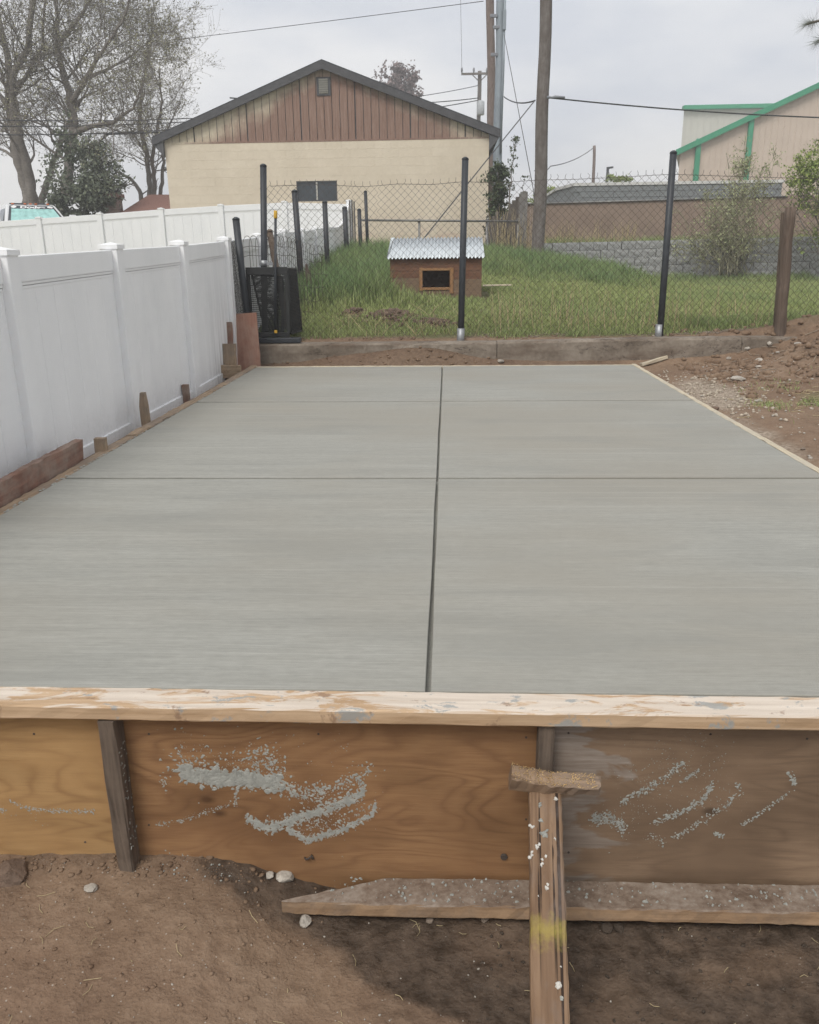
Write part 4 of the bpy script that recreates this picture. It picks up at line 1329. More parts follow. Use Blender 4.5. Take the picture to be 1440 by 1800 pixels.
def m_gable():
    k = NM('peeling_gable_paint')
    p = k.pos()
    s = k.sep(p)
    grain = k.noise(k.map(p, (30, 30, 1.2)), 1.4, 5, .6)
    cream = k.ramp(grain, [(.3, (.52, .455, .345)), (.7, (.66, .585, .455))])
    bare = k.ramp(grain, [(.3, (.21, .128, .098)), (.7, (.31, .21, .168))])
    # bare, weathered wood where the paint has gone: a broad patch that thins to both sides
    dx = k.math('ABSOLUTE', k.math('SUBTRACT', s[0], ridge_x + .28))
    lim = k.math('SUBTRACT', k.math('MULTIPLY', k.math('SUBTRACT', s[2], z_eave), 1.9), 3.05)
    n = k.noise(k.map(p, (1.0, 1, .7)), 1.5, 5, .65)
    f = k.math('ADD', k.math('ADD', dx, lim), k.math('MULTIPLY', k.math('SUBTRACT', n, .5), 2.6))
    f = k.math('ADD', f, k.math('MULTIPLY', k.math('SUBTRACT', k.rand(), .5), .35))
    m_ = k.ramp(k.math('ADD', k.math('MULTIPLY', f, .25), .5), [(.40, 1.0), (.52, .7), (.66, 0.0)])
    col = k.mix(m_, cream, bare)
    return k.out(col, .85, k.bump(grain, .3, .004), .2)
MAT['gable'] = m_gable()
MAT['trim_dark'] = plain('dark_roof_trim', (.085, .085, .09), .8, .2, 6, bump=.2)
MAT['shingle'] = plain('asphalt_shingle', (.07, .07, .075), .95, .3, 30, bump=.5)
MAT['glass_dark'] = plain('dark_window_glass', (.045, .055, .065), .12, .2, 2, .5)
MAT['alu'] = plain('pale_window_frame', (.42, .41, .38), .6, .1, 6)
MAT['soffit'] = plain('dark_soffit', (.10, .10, .105), .85, .15, 5)
house = thing('block_garage', ((h_l + h_r) / 2, HY, z_hb), 'cream painted block garage with peeling brown boarded gable and dark roof', 'garage')
dep_h = 9.0
wallm = MB().box2((h_l + .02, HY + .022, z_hb - .4), (h_r - .02, HY + dep_h, z_eave)).mesh()
wall_o = add('wall', wallm, 'cream', house)
wx0, wx1 = float(hp(521, 318).x), float(hp(592.5, 318).x)
wz1, wz0 = float(hp(557, 318).z), float(hp(557, 354).z)
bwid, bhei, gap = (h_r - h_l) / 20, .2, .0012
blk, hblk = MB().box((0, 0, 0), (bwid - gap, .05, bhei - gap)).mesh(bevel=.0009), MB().box((0, 0, 0), (bwid / 2 - gap, .05, bhei - gap)).mesh(bevel=.0009)
row = 0
zr = z_eave - bhei / 2
while zr > 1.25:
    off = 0 if row % 2 == 0 else bwid / 2
    cells = [(h_l + bwid * (i + .5), blk, bwid) for i in range(20)] if not off else \
            [(h_l + bwid / 4, hblk, bwid / 2)] + [(h_l + bwid * (i + 1), blk, bwid) for i in range(19)] + [(h_r - bwid / 4, hblk, bwid / 2)]
    for cx, me, wd in cells:
        if cx + wd / 2 > wx0 + .01 and cx - wd / 2 < wx1 - .01 and zr + .1 > wz0 + .01 and zr - .1 < wz1 - .01: continue
        add('block', me, 'cream', wall_o, Matrix.Translation((cx, HY, zr)))
    zr -= bhei; row += 1
# fill round the window and the window itself
mb = MB()
x_l = h_l + bwid * (math.floor((wx0 - h_l) / (bwid / 2)) / 2 - .5); x_r = h_l + bwid * (math.ceil((wx1 - h_l) / (bwid / 2)) / 2 + .5)
z_b = wz0 - .18; z_t = wz1 + .18
mb.box2((x_l, HY - .022, z_b), (wx0, HY + .02, z_t)); mb.box2((wx1, HY - .022, z_b), (x_r, HY + .02, z_t))
mb.box2((wx0, HY - .022, z_b), (wx1, HY + .02, wz0)); mb.box2((wx0, HY - .022, wz1), (wx1, HY + .02, z_t))
add('window_surround', mb.mesh(), 'cream', wall_o)
win = add('window', MB().box2((wx0, HY + .0, wz0), (wx1, HY + .012, wz1)).mesh(), 'glass_dark', house)
fw = .03
mb = MB(); mb.box2((wx0, HY - .02, wz1 - fw), (wx1, HY - .002, wz1)); mb.box2((wx0, HY - .02, wz0), (wx1, HY - .002, wz0 + fw))
mb.box2((wx0, HY - .019, wz0 + fw), (wx0 + fw, HY - .003, wz1 - fw)); mb.box2((wx1 - fw, HY - .019, wz0 + fw), (wx1, HY - .003, wz1 - fw))
add('frame', mb.mesh(), 'trim_dark', win)
xm = (wx0 + wx1) / 2
add('mullion', MB().box2((xm - .02, HY - .024, wz0 + fw), (xm + .02, HY - .004, wz1 - fw)).mesh(), 'alu', win)
# gable boards
nb = 42
bwg = (h_r - h_l) / nb
def roof_z(x):
    e = .0
    hl, hr = h_l - .32, h_r + .32
    zl_ = z_eave - .02
    if x < ridge_x: return zl_ + (ridge_z - zl_) * (x - hl) / (ridge_x - hl)
    return zl_ + (ridge_z - zl_) * (hr - x) / (hr - ridge_x)
gback = MB(); gback.prism([(h_l, HY + .02, z_eave), (h_r, HY + .02, z_eave), (h_r, HY + .02, roof_z(h_r) - .02), (ridge_x, HY + .02, ridge_z - .04), (h_l, HY + .02, roof_z(h_l) - .02)], (0, .1, 0))
gb = add('gable', gback.mesh(), 'trim_dark', house)
rg = random.Random(3)
for i in range(nb):
    x0, x1 = h_l + bwg * i + .007, h_l + bwg * (i + 1) - .007
    if i % 7 == 3: x1 -= .016
    yo = HY + rg.uniform(-.006, .004) - .006
    zt0, zt1 = roof_z(x0) - .03, roof_z(x1) - .03
    pts = [(x0, yo, z_eave + .02), (x1, yo, z_eave + .02), (x1, yo, zt1)] + ([(ridge_x, yo, ridge_z - .05)] if x0 < ridge_x < x1 else []) + [(x0, yo, zt0)]
    add('gable_board', MB().prism(pts, (0, .02, 0)).mesh(), 'gable', gb)
add('base_trim', MB().box2((h_l, HY - .03, z_eave - .02), (h_r, HY + .02, z_eave + .018)).mesh(), 'gable', gb)
v0, v1 = hp(556, 136), hp(582, 168)
vent = add('vent', MB().box2((v0.x, HY - .03, v1.z), (v1.x, HY - .012, v0.z)).mesh(), 'trim_dark', gb)
for i in range(7):
    z_ = v1.z + .06 + (v0.z - v1.z - .12) * i / 6
    add('louvre', MB().box((0, 0, 0), (v1.x - v0.x - .12, .012, .038)).mesh(), 'alu', vent, Matrix.Translation(((v0.x + v1.x) / 2, HY - .045, z_)) @ Matrix.Rotation(.6, 4, 'X'))
# roof: two slopes with a dark barge board
el, er = hp(267, 245, HY - .14), hp(880, 231, HY - .14)
for (ex, ez, nm) in ((float(el.x), float(el.z), 0), (float(er.x), float(er.z), 1)):
    sl_ = Vector((ex, 0, ez)); rd = Vector((ridge_x, 0, ridge_z + .07))
    up = Vector((0, 0, .075))
    o = add('roof', MB().prism([(sl_.x, HY - .14, sl_.z - .04), (rd.x, HY - .14, rd.z - .04), (rd.x, HY - .14, rd.z + .075), (sl_.x, HY - .14, sl_.z + .055)], (0, dep_h + .3, 0)).mesh(), 'shingle', house)
    add('barge_board', MB().prism([(sl_.x, HY - .162, sl_.z - .14), (rd.x, HY - .162, rd.z - .13), (rd.x, HY - .162, rd.z + .035), (sl_.x, HY - .162, sl_.z + .02)], (0, .02, 0)).mesh(), 'trim_dark', o)
    zs_ = sl_.z - .06
    sx = -1 if ex < ridge_x else 1
    wx_ = h_l if sx < 0 else h_r
    add('eave_return', MB().prism([(wx_, HY - .135, z_eave - .30), (wx_, HY - .135, roof_z(wx_) - .04), (ex + sx * -.02, HY - .135, sl_.z - .05), (ex + sx * -.04, HY - .135, sl_.z - .15)], (0, .11, 0)).mesh(), 'soffit', o)

# ------------------------------------------------------------------ second chain link line by the garage
YB = 17.6
cl2 = thing('rail_fence', (.4, YB, .9), 'low chain-link fence with a bare top rail in front of the garage', 'fence')
r0, r1 = Vector(atY(YB, 630, 387)), Vector(atY(YB, 912, 389))
add('top_rail', MB().tube([r0, r1], .024, 8).mesh(), 'galv', cl2)
for px in (737, 856, 911):
    q = Vector(atY(YB, px, 388)); steel_post(cl2, (q.x, YB + .03, .5), (q.x, YB + .03, q.z + .03), .026, m='galv')
add('wire_mesh', chain_link(float(r0.x), float(r1.x), YB, lambda x: .95, lambda x: float(r0.z) - .01, .09, .0024, False, 4, 4), 'galv', cl2, kind='stuff')

# ------------------------------------------------------------------ utility poles and wires
MAT['pole'] = wood('utility_pole_wood', (.215, .195, .18), (.12, .105, .095), .35, .9, (.10, .08, .065), .55, 6.6)
MAT['pole_brown'] = wood('utility_pole_brown', (.235, .185, .16), (.15, .115, .10), .3, .9, None, 0, 2.6)
MAT['pole_grey'] = plain('steel_pole', (.27, .31, .34), .6, .12, 2, .4, .2)
MAT['wire'] = plain('overhead_wire', (.07, .072, .075), .7)
MAT['porcelain'] = plain('grey_insulator', (.22, .23, .25), .4)
MAT['can'] = plain('transformer_can', (.42, .44, .46), .5)
def upole(t, b, y, r0, r1, m, name, label, zb=None, ext=2.5, group='utility poles'):
    A_, B_ = Vector(atY(y, *t)), Vector(atY(y, *b))
    d = A_ - B_
    A_ = A_ + d * (ext / d.length)
    if zb is not None: B_ = B_ - d * ((B_.z - zb) / d.z)
    Mx, L = frame(B_, A_, (0, -1, 0))
    N = 24; rg = random.Random(int(t[0]))
    mb = MB(); mb.tube([(L * i / N, .012 * math.sin(i * .8), 0) for i in range(N + 1)], [(r0 + (r1 - r0) * i / N) * (1 + rg.uniform(-.02, .02)) for i in range(N + 1)], 18)
    root = thing(name, tuple(B_), label, 'pole', group)
    s = add('shaft', mb.mesh(), m, root, Mx)
    return root, B_, A_
pA_, _, pA_top = upole((960, 0), (946, 450), 17.0, .138, .115, 'pole', 'utility_pole', 'stout weathered grey utility pole standing in the lawn beyond the doghouse', .3, 3)
pB_, _, pB_top = upole((862, 0), (864, 215), 28.0, .15, .12, 'pole_brown', 'utility_pole', 'brown wooden utility pole behind the garage eave', .2, 3)
pC_, _, pC_top = upole((881, 0), (875, 270), 27.0, .16, .13, 'pole_grey', 'utility_pole', 'smooth blue-grey utility pole rising past the garage eave', .2, 3)
pD_, _, _t = upole((843.5, 125), (841, 240), 55.0, .15, .12, 'pole', 'utility_pole', 'distant utility pole with crossarm and transformer above the garage roof', .2, 0)
pE_, _, _t = upole((1045, 256), (1043, 330), 60.0, .13, .10, 'pole_brown', 'utility_pole', 'slim distant brown pole above the long block building', .2, 0)
def yp(px, py, y): return Vector(atY(y, px, py))
# hardware
a_, b_ = yp(811, 130, 54.8), yp(876, 129, 54.8)
arm = add('crossarm', MB().box((a_ + b_) / 2, (b_.x - a_.x, .1, .12)).mesh(), 'pole', pD_)
for px in (812, 833, 856, 874):
    q = yp(px, 128, 54.8); add('insulator', MB().tube([q, q + Vector((0, 0, .12)), q + Vector((0, 0, .28))], [.03, .07, .05], 8).mesh(), 'porcelain', arm)
for s in (-1, 1):
    q = yp(843 + s * 13, 131, 54.8); add('arm_brace', MB().tube([q, yp(843 + s * 2, 142, 54.8)], .03, 5).mesh(), 'pole', arm)
q = yp(845, 190, 54.6); add('transformer', MB().tube([q - Vector((0, 0, .4)), q - Vector((0, 0, .35)), q + Vector((0, 0, .35)), q + Vector((0, 0, .42))], [.2, .24, .24, .16], 12).mesh(), 'can', pD_)
for px, py in ((868, 28), (873, 48), (869, 96)):
    q = yp(px, py, 26.9); add('bracket', MB().box(q, (.22, .08, .09)).mesh(bevel=.01), 'porcelain', pC_)
q = yp(887, 35, 26.8); add('conduit_box', MB().box(q, (.10, .1, .55)).mesh(bevel=.01), 'pole_grey', pC_)
mb = MB(); mb.tube([yp(888, 0, 26.84), yp(884, 130, 26.84), yp(880, 270, 26.84)], .035, 6); add('conduit', mb.mesh(), 'pole_grey', pC_)
q = yp(962, 171, 16.8)
add('strain_clamp', MB().tube([q, q + Vector((.10, 0, -.005)), q + Vector((.16, 0, .0)), q + Vector((.36, 0, -.01))], [.03, .02, .035, .02], 8).mesh(), 'porcelain', pA_)
def wire(name, pts, r, label, sag=.0, group='overhead wires'):
    P = [Vector(p) for p in pts]
    out = []
    for a2, b2 in zip(P, P[1:]):
        for i in range(16):
            t = i / 16; out.append(a2.lerp(b2, t) - Vector((0, 0, sag * 4 * t * (1 - t))))
    out.append(P[-1])
    return add(name, MB().tube(out, r, 5).mesh(recalc=False), 'wire', None, None, label, 'wire', group)
rt = yp(1440, 187, 17.5); rt = rt + (rt - yp(960, 173, 16.95)) * 1.2
wire('overhead_cable', [yp(968, 172, 16.82), rt], .015, 'thick cable running from the stout pole past the green-trimmed building', .22)
wire('overhead_cable', [yp(940, 177, 16.9), yp(886, 170, 26.8)], .017, 'cable between the stout pole and the blue-grey pole', .1)
wire('guy_wire', [yp(941, 176, 16.85), Vector((float(atY(11.2, 672, 470)[0]), 11.2, .55))], .011, 'guy wire slanting from the stout pole down across the garage wall', 0)
wire('guy_wire', [yp(886, 60, 26.8), yp(938, 335, 19.2), Vector((float(atY(19, 945, 420)[0]), 18.9, .9))], .010, 'guy wire dropping from the blue-grey pole behind the stout pole')
t0 = yp(850, 2, 28.0); tl = yp(310, 67, 34.0)
wire('overhead_wire', [t0, tl + (tl - t0) * .8], .011, 'thin high wire crossing the sky above the garage roof', .05)
for k_, (pa, pb, ya, yb, lb) in enumerate((
        ((842, 150), (735, 160), 54.8, 48, 'topmost thin line reaching the distant crossarm pole over the roof'),
        ((842, 172), (735, 172), 54.8, 48, 'middle line reaching the distant crossarm pole over the roof'),
        ((842, 176), (700, 189), 54.8, 46, 'lowest heavy line reaching the distant crossarm pole over the roof'))):
    A_, B_ = yp(*pa, ya), yp(*pb, yb)
    wire('overhead_wire', [A_, A_ + (B_ - A_) * 3], .028 if k_ else .02, lb, .3)
for k_, (pa, pb, lb) in enumerate((((0, 211), (335, 208), 'pale upper wire among the bare trees'), ((0, 222), (330, 214), 'second dark wire among the bare trees'), ((0, 237), (300, 228), 'lowest dark wire among the bare trees'))):
    A_, B_ = yp(*pa, 24.5), yp(*pb, 31.5)
    wire('overhead_wire', [A_ + (A_ - B_) * .3, A_, B_, B_ + (B_ - A_) * .5], .017, lb, .05)
wire('overhead_wire', [yp(1043, 260, 59.9), yp(968, 292, 44), yp(940, 300, 40)], .024, 'thin wire from the slim distant brown pole', .2)
wire('vertical_wire', [yp(809.5, -20, 54.5), yp(812, 128, 54.6)], .012, 'hairline wire dropping onto the end of the distant crossarm')

# ------------------------------------------------------------------ ivy, boards and stalks at the garage corner
MAT['plank_dark'] = wood('dark_fence_plank', (.15, .13, .115), (.075, .062, .055), .5, .9, (.20, .185, .165), .4, 8.1)
dp = thing('plank_fence', (1.35, 18.4, .9), 'tumbledown dark plank fence between the garage corner and the pole', 'fence')
pl_px = [(862, 388), (868, 380), (874, 372), (880, 384), (886, 378), (892, 372), (898, 358), (904, 352), (910, 346), (916, 340), (922, 336)]
for i, (px, pt) in enumerate(pl_px):
    y = 18.5 - i * .05; q = atY(y, px, pt); w_ = .088
    board('plank', (float(q[0]) + .01, y, .6), (float(q[0]), y, float(q[2])), w_, .02, (0, -1, 0), 'grey_board' if i > 8 else 'plank_dark', dp, jit=.004, ch=.003, n=8)
q0, q1 = atY(17.95, 911.5, 392), atY(17.95, 927, 337)
board('corner_board', (float(q1[0]) - .07, 17.95, .5), (float(q1[0]) - .07, 17.95, float(q1[2])), .17, .03, (.3, -1, 0), 'grey_board', dp, jit=.004, ch=.004)
# ------------------------------------------------------------------ retaining wall of split blocks
RW = 20.1
MAT['rblock'] = plain('split_face_block', (.31, .315, .305), .95, .25, 9, bump=.4)
rw = thing('retaining_wall', (6, RW, .5), 'grey split-face block retaining wall at the back of the lawn', 'wall')
rg = random.Random(12)
def rblock(seed):
    r2 = random.Random(seed); bm = bmesh.new(); bmesh.ops.create_cube(bm, size=1)
    bmesh.ops.subdivide_edges(bm, edges=bm.edges[:], cuts=2, use_grid_fill=True)
    for v in bm.verts:
        x, y, z = v.co
        if y < -.4: y -= r2.uniform(.0, .05) - (.07 if abs(x) > .45 else (.03 if abs(z) > .45 else 0))
        v.co = (x * (1 - (.06 if y > .4 else 0)) * .331, y * .24, z * .190)
    me = bpy.data.meshes.new('block'); bm.to_mesh(me); bm.free(); return me
RB = [rblock(s) for s in range(6)]
add('wall_core', MB().box2((2.42, RW + .1, -.1), (13.0, RW + .28, 1.18)).mesh(), 'rblock', rw)
for r in range(6):
    z = 1.22 - .195 * r
    for i in range(32):
        x = 2.5 + i * .345 + (.172 if r % 2 else 0) + rg.uniform(-.006, .006)
        if r == 0 and rg.random() < .10 and x > 3: continue
        add('block', RB[rg.randrange(6)], 'rblock', rw, Matrix.Translation((x, RW + r * -.012 + rg.uniform(-.01, .01), z + rg.uniform(-.004, .004) + .004 * i * (1 if r < 3 else 1))))
# slatted brown fence on the terrace
BFY = 23.2
MAT['slat'] = plain('brown_privacy_slat', (.27, .20, .155), .8, .14, 3)
sl = thing('slat_fence', (6, BFY, 1.2), 'long tan-brown slatted fence on top of the retaining wall', 'fence')
a_, b_ = yp(905, 359, BFY), yp(1384, 345, BFY)
V = []; mb = MB()
x = float(a_.x)
while x < 14:
    zt = float(np.interp(x, [a_.x, b_.x], [a_.z, b_.z]))
    if x > b_.x: zt = float(b_.z) - .02 + rg.uniform(0, .07)
    mb.box((x, BFY + rg.uniform(-.004, .004), (zt + 1.0) / 2), (.058, .008, zt - 1.0)); x += .0605
add('slats', mb.mesh(recalc=False), 'slat', sl, kind='stuff')
add('top_rail', MB().tube([(a_.x, BFY - .03, a_.z - .005), (b_.x, BFY - .03, b_.z - .005)], .022, 8).mesh(), 'galv', sl)
for i in range(6):
    x = float(a_.x) + .4 + i * 2.2; steel_post(sl, (x, BFY + .05, .9), (x, BFY + .05, float(np.interp(x, [a_.x, b_.x], [a_.z, b_.z]))), .03, m='galv')
# ------------------------------------------------------------------ long grey block building
GB = 30.0
MAT['gblock'] = plain('grey_concrete_block', (.205, .22, .225), .9, .12, 2, bump=.3)
MAT['capstone'] = plain('pale_coping', (.60, .60, .58), .8, .1, 5)
gbld = thing('block_building', (8, GB, 1), 'long low grey block building with a pale coping behind the brown fence', 'building')
a_, b_ = yp(1009, 322, GB), yp(1376, 318, GB)
gx0_, gx1_, gzt_ = float(a_.x), float(b_.x), float(a_.z)
lf = yp(979, 337, GB + 2.0)
core = add('wall', MB().prism([(gx0_, GB, .5), (gx1_, GB, .5), (gx1_, GB + 6, .5), (float(lf.x), GB + 6, .5), (float(lf.x), GB + 2.0, .5)], (0, 0, gzt_ - .6)).mesh(), 'gblock', gbld)
nbk = int((gx1_ - gx0_) / .4); bw_ = (gx1_ - gx0_) / nbk
gbm = MB().box((0, 0, 0), (bw_ - .012, .04, .188)).mesh(bevel=.004)
for r in range(6):
    for i in range(nbk - (1 if r % 2 else 0)):
        add('block', gbm, 'gblock', core, Matrix.Translation((gx0_ + bw_ * (i + .5 + (.5 if r % 2 else 0)), GB - .012, gzt_ - .2 - r * .2)))
add('coping', MB().prism([(gx0_ - .02, GB - .06, gzt_ - .098), (gx1_ + .05, GB - .06, gzt_ - .098), (gx1_ + .05, GB + 6, gzt_ - .098), (float(lf.x) - .05, GB + 6, gzt_ - .098), (float(lf.x) - .05, GB + 2, gzt_ - .098)], (0, 0, .1)).mesh(), 'capstone', gbld)
# ------------------------------------------------------------------ metal building with green trim
MBY = 46.0
MAT['metal_tan'] = plain('tan_metal_siding', (.56, .465, .385), .6, .06, .8)
MAT['metal_pale'] = plain('pale_metal_siding', (.52, .52, .47), .55, .06, .8)
MAT['green'] = plain('green_metal_trim', (.05, .29, .165), .5, .1, 2)
mbld = thing('metal_building', (18, MBY, .6), 'tan metal warehouse with green roof trim and green downpipes', 'building')
e0, e1 = yp(1196, 265, MBY), yp(1440, 150, MBY)
slope = (e1.z - e0.z) / (e1.x - e0.x)
rx = e0.x + 12.0; rz = e0.z + slope * 12.0
add('wall', MB().prism([(e0.x, MBY, .2), (2 * rx - e0.x, MBY, .2), (2 * rx - e0.x, MBY, e0.z), (rx, MBY, rz), (e0.x, MBY, e0.z)], (14 * e0.x / 47.8 + .4, 14, 0)).mesh(), 'metal_tan', mbld)
mb = MB()
x = e0.x + .3
while x < e0.x + 12:
    mb.box2((x, MBY - .018, .3), (x + .03, MBY - .001, e0.z + slope * (x - e0.x) - .05)); x += .31
add('siding_ribs', mb.mesh(recalc=False), 'metal_tan', mbld, kind='stuff')
for s in (0, 1):
    xa, xb = (e0.x - .3, rx) if not s else (2 * rx - e0.x + .3, rx)
    za = e0.z - .12
    o = add('roof', MB().prism([(xa, MBY - .25, za - .03), (rx, MBY - .25, rz + .0), (rx, MBY - .25, rz + .12), (xa, MBY - .25, za + .10)], (14.5 * e0.x / 47.8 + .4, 14.5, 0)).mesh(), 'metal_pale', mbld)
    add('barge_trim', MB().prism([(xa, MBY - .30, za - .16), (rx, MBY - .30, rz - .13), (rx, MBY - .30, rz + .16), (xa, MBY - .30, za + .15)], (0, .045, 0)).mesh(), 'green', o)
for pt, pb in (((1229, 243), (1222, 330)), ((1322, 205), (1310, 330))):
    a_, b_ = yp(*pt, MBY - .12), yp(*pb, MBY - .12)
    add('downpipe', MB().box2((a_.x - .13, MBY - .2, .6), (a_.x + .13, MBY - .03, a_.z - .02)).mesh(bevel=.02), 'green', mbld)
M2 = 62.0
m2 = thing('metal_building', (22, M2, .6), 'taller pale ribbed metal building behind, with a level green eave', 'building')
f0 = yp(1203, 188, M2)
add('wall', MB().prism([(f0.x, M2, .2), (f0.x + 22, M2, .2), (f0.x + 26, M2 + 14, .2), (f0.x + 14 * f0.x / 63.8 + .4, M2 + 14, .2)], (0, 0, f0.z - .4)).mesh(), 'metal_pale', m2)
mb = MB(); x = f0.x + .1
while x < f0.x + 12: mb.box2((x, M2 - .04, .3), (x + .08, M2 - .001, f0.z - .25)); x += .45
add('siding_ribs', mb.mesh(recalc=False), 'metal_pale', m2, kind='stuff')
add('eave_trim', MB().box2((f0.x - .1, M2 - .35, f0.z - .2), (f0.x + 22, M2 + .2, f0.z + .06)).mesh(), 'green', m2)
rr_ = MB().prism([(f0.x + .3, M2 + .2, f0.z - .19), (f0.x + 22, M2 + .2, f0.z - .19), (f0.x + 26, M2 + 14, f0.z - .19), (f0.x + 14 * f0.x / 63.8 + .4, M2 + 14, f0.z - .19)], (0, 0, .12)).mesh()
add('roof', rr_, 'metal_pale', m2)
# far street lamp
sl_r = yp(1068, 322, 50)
lamp = thing('street_lamp', (sl_r.x, 50, .6), 'small dark street lamp above the long block building', 'street lamp')
lt = yp(1068.5, 297, 50)
add('pole', MB().tube([(lt.x, 50, .4), (lt.x, 50, lt.z)], .075, 8).mesh(), 'black_paint', lamp)
add('lamp_head', MB().prism([(lt.x - .06, 49.9, lt.z - .02), (lt.x + .30, 49.9, lt.z + .04), (lt.x + .30, 49.9, lt.z + .13), (lt.x - .06, 49.9, lt.z + .10)], (0, .2, 0)).mesh(), 'black_paint', lamp)

# ------------------------------------------------------------------ neighbour's roof and chimney
NR = 27.0
MAT['redroof'] = plain('red_brown_shingle', (.23, .125, .10), .95, .22, 22, bump=.6)
def m_brick():
    k = NM('chimney_brick')
    t = k.n.new('ShaderNodeTexBrick'); k.l.new(k.map(k.obj(), (1, 1, 1), (0, 0, 0), (math.radians(90), 0, 0)), t.inputs['Vector'])
    t.inputs['Scale'].default_value = 4.5; t.inputs['Color1'].default_value = (.20, .13, .11, 1); t.inputs['Color2'].default_value = (.27, .19, .165, 1)
    t.inputs['Mortar'].default_value = (.32, .29, .27, 1)
    return k.out(t.outputs['Color'], .9)
MAT['brick'] = m_brick()
nh = thing('neighbour_house', (-8, NR, 1), 'low neighbouring house with red-brown shingle roof behind the back fence', 'house')
a_, b_, c_ = yp(205, 378, NR), yp(262, 342, NR + 2), yp(420, 342, NR + 2)
d_ = yp(470, 378, NR)
bk = NR + 6
V = [tuple(a_), tuple(d_), tuple(c_), tuple(b_), (a_.x, bk, a_.z), (d_.x, bk, d_.z)]
mb = MB(); mb.v = V; mb.f = [(0, 1, 2, 3), (1, 5, 2), (5, 4, 3, 2), (4, 0, 3), (0, 4, 5, 1)]; mb.sm = [False] * 5
rf_ = add('roof', mb.mesh(), 'redroof', nh)
add('wall', MB().box2((a_.x + .3, NR + .3, .6), (d_.x - .3, bk - .3, a_.z - .02)).mesh(), 'cream', nh)
q = yp(201, 372, NR + .5); qt = yp(201, 334, NR + .5)
ch_ = add('chimney', MB().box2((q.x - .22, NR + .3, .8), (q.x + .22, NR + .75, qt.z - .1)).mesh(), 'brick', nh)
add('chimney_collar', MB().box2((q.x - .30, NR + .24, qt.z - .26), (q.x + .30, NR + .81, qt.z - .12)).mesh(bevel=.01), 'redroof', ch_)
mb = MB(); mb.box2((q.x - .17, NR + .32, qt.z - .12), (q.x + .17, NR + .73, qt.z - .04)); mb.box2((q.x - .24, NR + .27, qt.z - .035), (q.x + .24, NR + .78, qt.z + .0))
add('chimney_cap', mb.mesh(), 'trim_dark', ch_)

# ------------------------------------------------------------------ pickup parked beyond the fence, facing the yard
TY = 25.0
MAT['truck_white'] = plain('white_car_paint', (.72, .73, .74), .25, .02, 2, .5)
MAT['shade'] = plain('teal_sunshade', (.36, .62, .59), .6, .2, 7)
MAT['tyre'] = plain('tyre_rubber', (.02, .02, .02), .85)
MAT['amber'] = plain('amber_marker', (.55, .16, .06), .4)
MAT['banner'] = plain('white_lettering', (.85, .85, .85), .6, .02)
k0, k1 = yp(16, 388, TY), yp(110, 388, TY)
tcx = float(k0.x + k1.x) / 2; tgz = gz(tcx, TY)
roofz = float(yp(60, 360, TY + .8).z)
trk = thing('pickup_truck', (tcx, TY + 1, tgz), 'white pickup with roof lights and a teal windscreen shade behind the fence', 'truck')
TM = Matrix.Translation((tcx, TY, 0)) @ Matrix.Rotation(math.radians(36), 4, 'Z')   # turned towards the yard
def tr(x, y, z): return (x, y, z)
def tadd(name, mesh, m, parent, M=None): return add(name, mesh, m, parent, TM @ M if M is not None else TM)
sill_z = tgz + .45; belt = roofz - .62
hw, rw_ = .99, .70
mb = MB()   # body: bonnet, cab sides, bed as one shell below the belt line
mb.prism([tr(-hw, -1.7, sill_z), tr(-hw, -1.75, belt - .22), tr(-hw, -.35, belt - .02), tr(-hw, 1.5, belt), tr(-hw, 3.6, belt), tr(-hw, 3.6, sill_z)], (2 * hw, 0, 0))
tadd('body', mb.mesh(bevel=.05, seg=2), 'truck_white', trk)
V = []
for (y, z, w) in ((-.35, belt - .02, hw - .04), (.42, roofz - .05, rw_ + .02), (.75, roofz, rw_), (1.35, roofz - .01, rw_), (1.55, roofz - .06, rw_ + .02), (1.75, belt, hw - .04)):
    V += [tr(-w, y, z), tr(w, y, z)]
mb = MB(); mb.v = V
mb.f = [(2 * i, 2 * i + 1, 2 * i + 3, 2 * i + 2) for i in range(5)] + [(0, 2, 4, 6, 8, 10), (11, 9, 7, 5, 3, 1), (0, 10, 11, 1)]; mb.sm = [False] * len(mb.f)
cab = tadd('cab', mb.mesh(bevel=.03, seg=2), 'truck_white', trk)
A_, B_, C_, D_ = Vector(tr(-hw + .12, -.35, belt)), Vector(tr(hw - .12, -.35, belt)), Vector(tr(rw_ - .06, .40, roofz - .075)), Vector(tr(-rw_ + .06, .40, roofz - .075))
nn = (B_ - A_).cross(D_ - A_).normalized()
if nn.y > 0: nn = -nn
gl = tadd('windscreen', MB().prism([p + nn * .012 for p in (A_, B_, C_, D_)], nn * .004).mesh(), 'glass_dark', cab)
def on_ws(u, v, o): return A_.lerp(B_, u).lerp(D_.lerp(C_, u), v) + nn * o
mb = MB(); npl = 14
for i in range(npl):
    u0, u1 = .05 + .90 * i / npl, .05 + .90 * (i + 1) / npl
    z0, z1 = (.024, .034) if i % 2 else (.034, .024)
    b = len(mb.v); mb.v += [tuple(on_ws(u0, .04, z0)), tuple(on_ws(u1, .04, z1)), tuple(on_ws(u1, .80, z1)), tuple(on_ws(u0, .80, z0))]
    mb.f.append((b, b + 1, b + 2, b + 3)); mb.sm.append(False)
tadd('sunshade', mb.mesh(recalc=False), 'shade', gl)
fc = bpy.data.curves.new('banner', 'FONT'); fc.body = 'Dodge'; fc.size = .17; fc.align_x = 'CENTER'; fc.align_y = 'CENTER'; fc.extrude = .002; fc.offset = .006; fc.shear = .2
fo = bpy.data.objects.new('banner_tmp', fc); COL.objects.link(fo)
bpy.context.view_layer.update()
